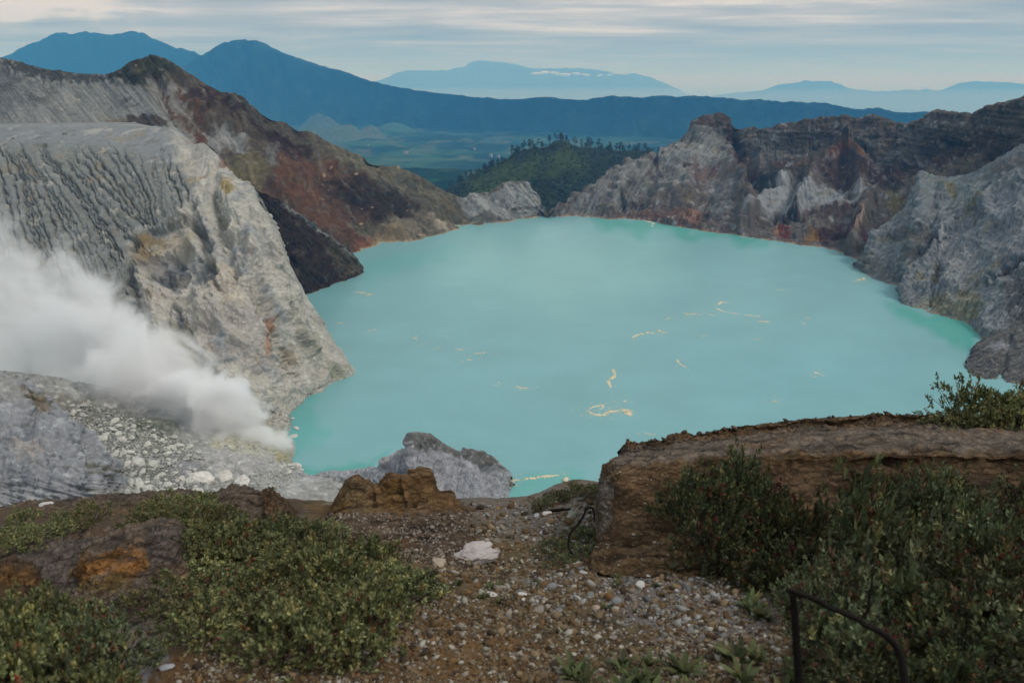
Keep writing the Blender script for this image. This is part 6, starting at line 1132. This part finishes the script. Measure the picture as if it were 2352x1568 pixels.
# left mat
mat_of(GREEN, [(500, 1260), (620, 1240), (740, 1250), (800, 1300), (880, 1330), (930, 1380), (900, 1430), (820, 1490), (700, 1545), (600, 1545), (480, 1510), (410, 1470), (400, 1400), (450, 1320)], .27, 'low green shrub of the broad mat left of the gully', 'shrubs of the left mat', 1.12)
mat_of(GREEN, [(430, 1225), (520, 1215), (560, 1250), (470, 1300), (430, 1280)], .2, 'low green shrub at the upper left corner of the mat', 'shrubs behind the left mat', .8)
mat_of(GREEN+BLUE, [(-60, 1480), (60, 1440), (200, 1500), (260, 1568), (260, 1640), (-80, 1640)], .16, 'soft grey green shrub in the bottom left corner', 'shrubs of the bottom left corner', .95, 1.2)
mat_of(GREEN, [(0, 1270), (60, 1240), (140, 1230), (240, 1225), (240, 1240), (120, 1262), (20, 1290)], .2, 'small yellow green shrub growing on the left ledge', 'shrubs of the left ledge', .62, .8, .16)
mat_of(GREEN, [(330, 1215), (400, 1195), (470, 1190), (520, 1200), (430, 1250), (330, 1235)], .2, 'small yellow green shrub on the ledge behind the orange-faced rock', 'shrubs behind the orange-faced rock', .7, .9, .12)
mat_of(DARK, [(700, 1300), (800, 1290), (930, 1330), (980, 1350), (940, 1370), (800, 1330)], .22, 'darker shrub on the right fringe of the left mat', 'shrubs of the mat fringe', .7, .8)
mat_of(DARK, [(560, 1255), (740, 1245), (760, 1280), (600, 1290)], .22, 'thin dark shrub under the small crag', 'shrubs under the crag', .75, 1.1)
# rim plants right of the gully
mat_of(DARK, [(1225, 1150), (1290, 1128), (1372, 1122), (1372, 1150), (1300, 1150), (1240, 1165)], .2, 'small dark green plant on the lip of the gully', 'plants on the gully lip', .55, .7)
mat_of(DARK, [(1250, 1250), (1360, 1220), (1370, 1290), (1290, 1290)], .2, 'dark low shrub in the nook under the slab edge', 'shrubs under the slab edge', .62, .7)
# bush on the slab at the right edge
mat_of(GREEN, [(2140, 975), (2220, 965), (2352, 960), (2420, 960), (2420, 985), (2150, 985)], .3, 'sunlit bush on top of the slab against the lake', 'bushes on top of the slab', 1.35, 1.1, -.05, lambda x, y: 7.9)
mat_of(GREEN, [(2230, 960), (2400, 950), (2400, 975), (2230, 975)], .3, 'taller bush on top of the slab at the right edge', 'tall bushes on the slab', 1.4, 1.25, -.05, lambda x, y: 8.1)
# right thicket
mat_of(DARK+LEAFY, [(1600, 1320), (1700, 1290), (1900, 1290), (2750, 1280), (2750, 1360), (1900, 1370), (1700, 1350)], .2, 'dark shrub against the face of the right slab', 'shrubs against the slab face', 1.0, 1.8)
mat_of(DARK, [(1560, 1262), (1700, 1245), (1760, 1240), (1740, 1285), (1600, 1300)], .24, 'dark shrub climbing the left part of the slab face', 'shrubs climbing the slab', 1.05, 1.5, .26)
mat_of(DARK+BLUE, [(1950, 1230), (2150, 1220), (2750, 1210), (2750, 1280), (1950, 1290)], .24, 'dark shrub climbing the right part of the slab face', 'shrubs on the right of the slab', 1.0, 1.5, .24)
mat_of(BLUE+DARK+LEAFY, [(1850, 1400), (2000, 1370), (2750, 1370), (2750, 1470), (2100, 1480), (1900, 1470)], .2, 'grey green shrub in the middle of the right thicket', 'shrubs of the right thicket', 1., 1.3)
mat_of(BLUE+DARK+LEAFY, [(1860, 1490), (2700, 1480), (2700, 1640), (1880, 1640)], .19, 'grey green shrub in the bottom right corner', 'shrubs of the bottom right corner', .9, 1.2)
# broad-leaved tufts
def tuft_proto(seed, n=16, ln=.11, wd=.014, c=('414d2c', '505a36', '363f24', '5c5634')):
    r = np.random.default_rng(seed); V, Fc, C, k = [], [], [], 0; S_ = 7
    for i in range(n):
        a = r.uniform(0, 6.28); el = r.uniform(.45, 1.35); L_ = ln*r.uniform(.55, 1.15); W_ = wd*r.uniform(.7, 1.2); t = np.linspace(0, 1, S_); be = r.uniform(.2, .9)
        hx = np.cos(el)*t+be*.35*t**2; hz = np.sin(el)*t-be*.35*t**2; cx, cyy = math.cos(a), math.sin(a); c_ = np.stack([hx*cx*L_, hx*cyy*L_, hz*L_], -1); w_ = W_*np.sin(np.clip(t*.93+.05, 0, 1)*math.pi)**.8; sd_ = np.array([-cyy, cx, 0])
        v = np.stack([c_-sd_*w_[:, None]+[0, 0, .0], c_-np.array([0, 0, 1])*w_[:, None]*.35, c_+sd_*w_[:, None]], 1); v[:, [0, 2], 2] += w_[:, None]*.15
        V.append(v.reshape(-1, 3)); q = np.arange(S_*3).reshape(S_, 3)+k; Fc += [np.stack([q[:-1, j], q[:-1, j+1], q[1:, j+1], q[1:, j]], -1) for j in (0, 1)]; k += S_*3
        col = H(c[r.integers(len(c))], KF)*r.uniform(.7, 1.25); C.append(np.tile(col, (S_*3, 1)))
    return mesh_obj('leafy_tuft', np.concatenate(V), np.concatenate(Fc), M_LEAF, None, np.concatenate(C))
TF = [tuft_proto(s) for s in (1, 2, 3)]+[tuft_proto(4, 13, .085, .011)]; tdone = set()
def tuft(x, y, s, label, group, lift=0.):
    i = int(r.integers(4)); o = TF[i]
    if i in tdone: o = o.copy(); COL.objects.link(o)
    tdone.add(i); p = gpos(x, y); o.location = (p[0], p[1], p[2]+lift); o.scale = (s,)*3; o.rotation_euler = (r.normal(0, .15), r.normal(0, .15), r.uniform(0, 6.3)); tag(o, label, 'plant', group)
for poly, k, s, lab, g in (([(1310, 1530), (1400, 1510), (1600, 1520), (1600, 1620), (1320, 1620)], 22, 1., 'broad-leaved green tuft at the bottom edge right of centre', 'tufts at the bottom edge'), ([(1480, 1275), (1560, 1262), (1700, 1275), (1800, 1340), (1700, 1355), (1540, 1325)], 34, 1.1, 'broad-leaved tuft in the shade along the slab foot', 'tufts along the slab foot'),
                           ([(1640, 1350), (1850, 1370), (1880, 1480), (1800, 1480), (1700, 1380)], 12, 1.0, 'broad-leaved tuft on the edge of the right thicket', 'tufts on the thicket edge'), ([(1650, 1500), (1850, 1480), (1860, 1600), (1650, 1600)], 12, 1., 'broad-leaved tuft beneath the charred branch', 'tufts beneath the charred branch'),
                           ([(1380, 1300), (1500, 1300), (1560, 1380), (1440, 1420), (1380, 1380)], 9, .55, 'tiny tuft sprouting between the white stones', 'tiny tufts between the stones'), ([(950, 1335), (1100, 1310), (1300, 1330), (1290, 1380), (1000, 1370)], 9, .5, 'tiny tuft beside the big flat stone', 'tiny tufts beside the flat stone'),
                           ([(600, 1480), (900, 1420), (960, 1400), (800, 1540)], 5, .6, 'small tuft on the lower fringe of the left mat', 'tufts on the mat fringe')):
    a = np.array(poly)
    for _ in range(900):
        x, y = r.uniform(a[:, 0].min(), a[:, 0].max()), r.uniform(a[:, 1].min(), a[:, 1].max())
        if k and inside(np.array([x]), np.array([y]), poly)[0]: tuft(x, y, s*r.uniform(.7, 1.2), lab, g); k -= 1
for _ in range(16):
    x, y = r.uniform(1900, 2340), r.uniform(1320, 1560); tuft(x, y, 1.1, 'broad-leaved tuft growing up through the right thicket', 'tufts in the right thicket', .16)
# ---------------------------------------------------------------- dead wood
M_CHAR = rock_mat('charred wood', .02, .8, attr=None, base=H('1d1916', KF), var=.6)
def wood(name, parts, label, cat='branch'):
    root = bpy.data.objects.new(name, None); link(root); root.location = parts[0][1][0]; o0 = np.array(parts[0][1][0])
    for nm, pts, rad in parts:
        g = np.array(pts); t = np.linspace(0, len(g)-1, len(g)*7); c = catmull(g, t); c = c+fbm(c/.05+len(g), 3)[:, None]*.006; rr_ = np.interp(t, np.arange(len(g)), rad)*(1+.18*fbm(c/.03, 3))
        V, Fc = tube(c, rr_, 10); e = [len(V), len(V)+1]; V = np.concatenate([V, [c[0], c[-1]]]); n_ = len(c)*10; cap = [[e[0], k, (k+1) % 10, (k+1) % 10] for k in range(10)]; 
        capf = np.array([[n_, (k+1) % 10, k, k] for k in range(10)]+[[n_+1, n_-10+k, n_-10+(k+1) % 10, n_-10+(k+1) % 10] for k in range(10)])
        me = bpy.data.meshes.new(nm); me.from_pydata([tuple(v) for v in V-o0], [], [tuple(map(int, f)) for f in Fc]+[tuple(map(int, f[:3])) for f in capf]); me.materials.append(M_CHAR); me.polygons.foreach_set('use_smooth', [True]*len(me.polygons)); me.update()
        link(bpy.data.objects.new(nm, me), root)
    return tag(root, label, cat)
wood('dead_branch', [('stem', [D(1838, 1600, 2.47), D(1832, 1520, 2.5), D(1826, 1430, 2.54), D(1820, 1362, 2.56)], [.018, .017, .0155, .013]),
                     ('limb', [D(1806, 1352, 2.57), D(1850, 1368, 2.54), D(1930, 1402, 2.48), D(1990, 1432, 2.44), D(2040, 1462, 2.41), D(2068, 1500, 2.38), D(2080, 1570, 2.32), D(2082, 1620, 2.28)], [.007, .012, .012, .012, .014, .015, .015, .015]),
                     ('twig', [D(1975, 1425, 2.45), D(1992, 1400, 2.46), D(2002, 1340, 2.48), D(2008, 1290, 2.5)], [.006, .005, .004, .002])], 'thick charred bent branch in front of the right thicket')
wood('dead_branch', [('stem', [D(1318, 1272, 5.05), D(1306, 1256, 5.1), D(1309, 1225, 5.15), D(1330, 1200, 5.2), D(1342, 1180, 5.2), D(1344, 1166, 5.2)], [.008, .009, .01, .011, .009, .008]), ('twig', [D(1344, 1172, 5.2), D(1352, 1164, 5.2), D(1362, 1168, 5.2), D(1366, 1196, 5.22)], [.009, .010, .010, .006])], 'thin black hooked twig beside the corner of the right slab')
wood('dead_branch', [('stem', [D(300, 1135, 7.9), D(360, 1136, 7.9), D(430, 1138, 7.85), D(500, 1141, 7.8)], [.018, .02, .02, .018])], 'straight black stick lying on the left ledge')
wood('dead_branch', [('stem', [D(1262, 1172, 7.0), D(1285, 1170, 6.9), D(1310, 1168, 6.8)], [.02, .018, .01])], 'short black stump end among stones of the upper gully')
def bare(x, y, h, label):
    p = gpos(x, y); parts = []
    base = p; top = p+np.array([r.normal(0, .05), 0, h]); parts.append(('stem', [base, base*.5+top*.5+np.array([.02, 0, 0]), top], [.003, .0025, .001]))
    for k in range(4):
        t = r.uniform(.3, .9); q = base*(1-t)+top*t; parts.append(('twig', [q, q+np.array([r.normal(0, .05), r.normal(0, .03), .05]), q+np.array([r.normal(0, .09), r.normal(0, .03), .10])], [.002, .0015, .0008]))
    wood('dry_stem', parts, label, 'stem')
bare(735, 1290, .30, 'bare dry stem rising before the small crag'); bare(690, 1300, .26, 'second bare dry stem, left of the outcrop'); bare(880, 1300, .2, 'bare grey stem in front of the brown outcrop'); bare(1730, 1330, .38, 'thin dry stem standing against the slab face'); bare(2230, 1400, .4, 'long grey dry stem in the right thicket')
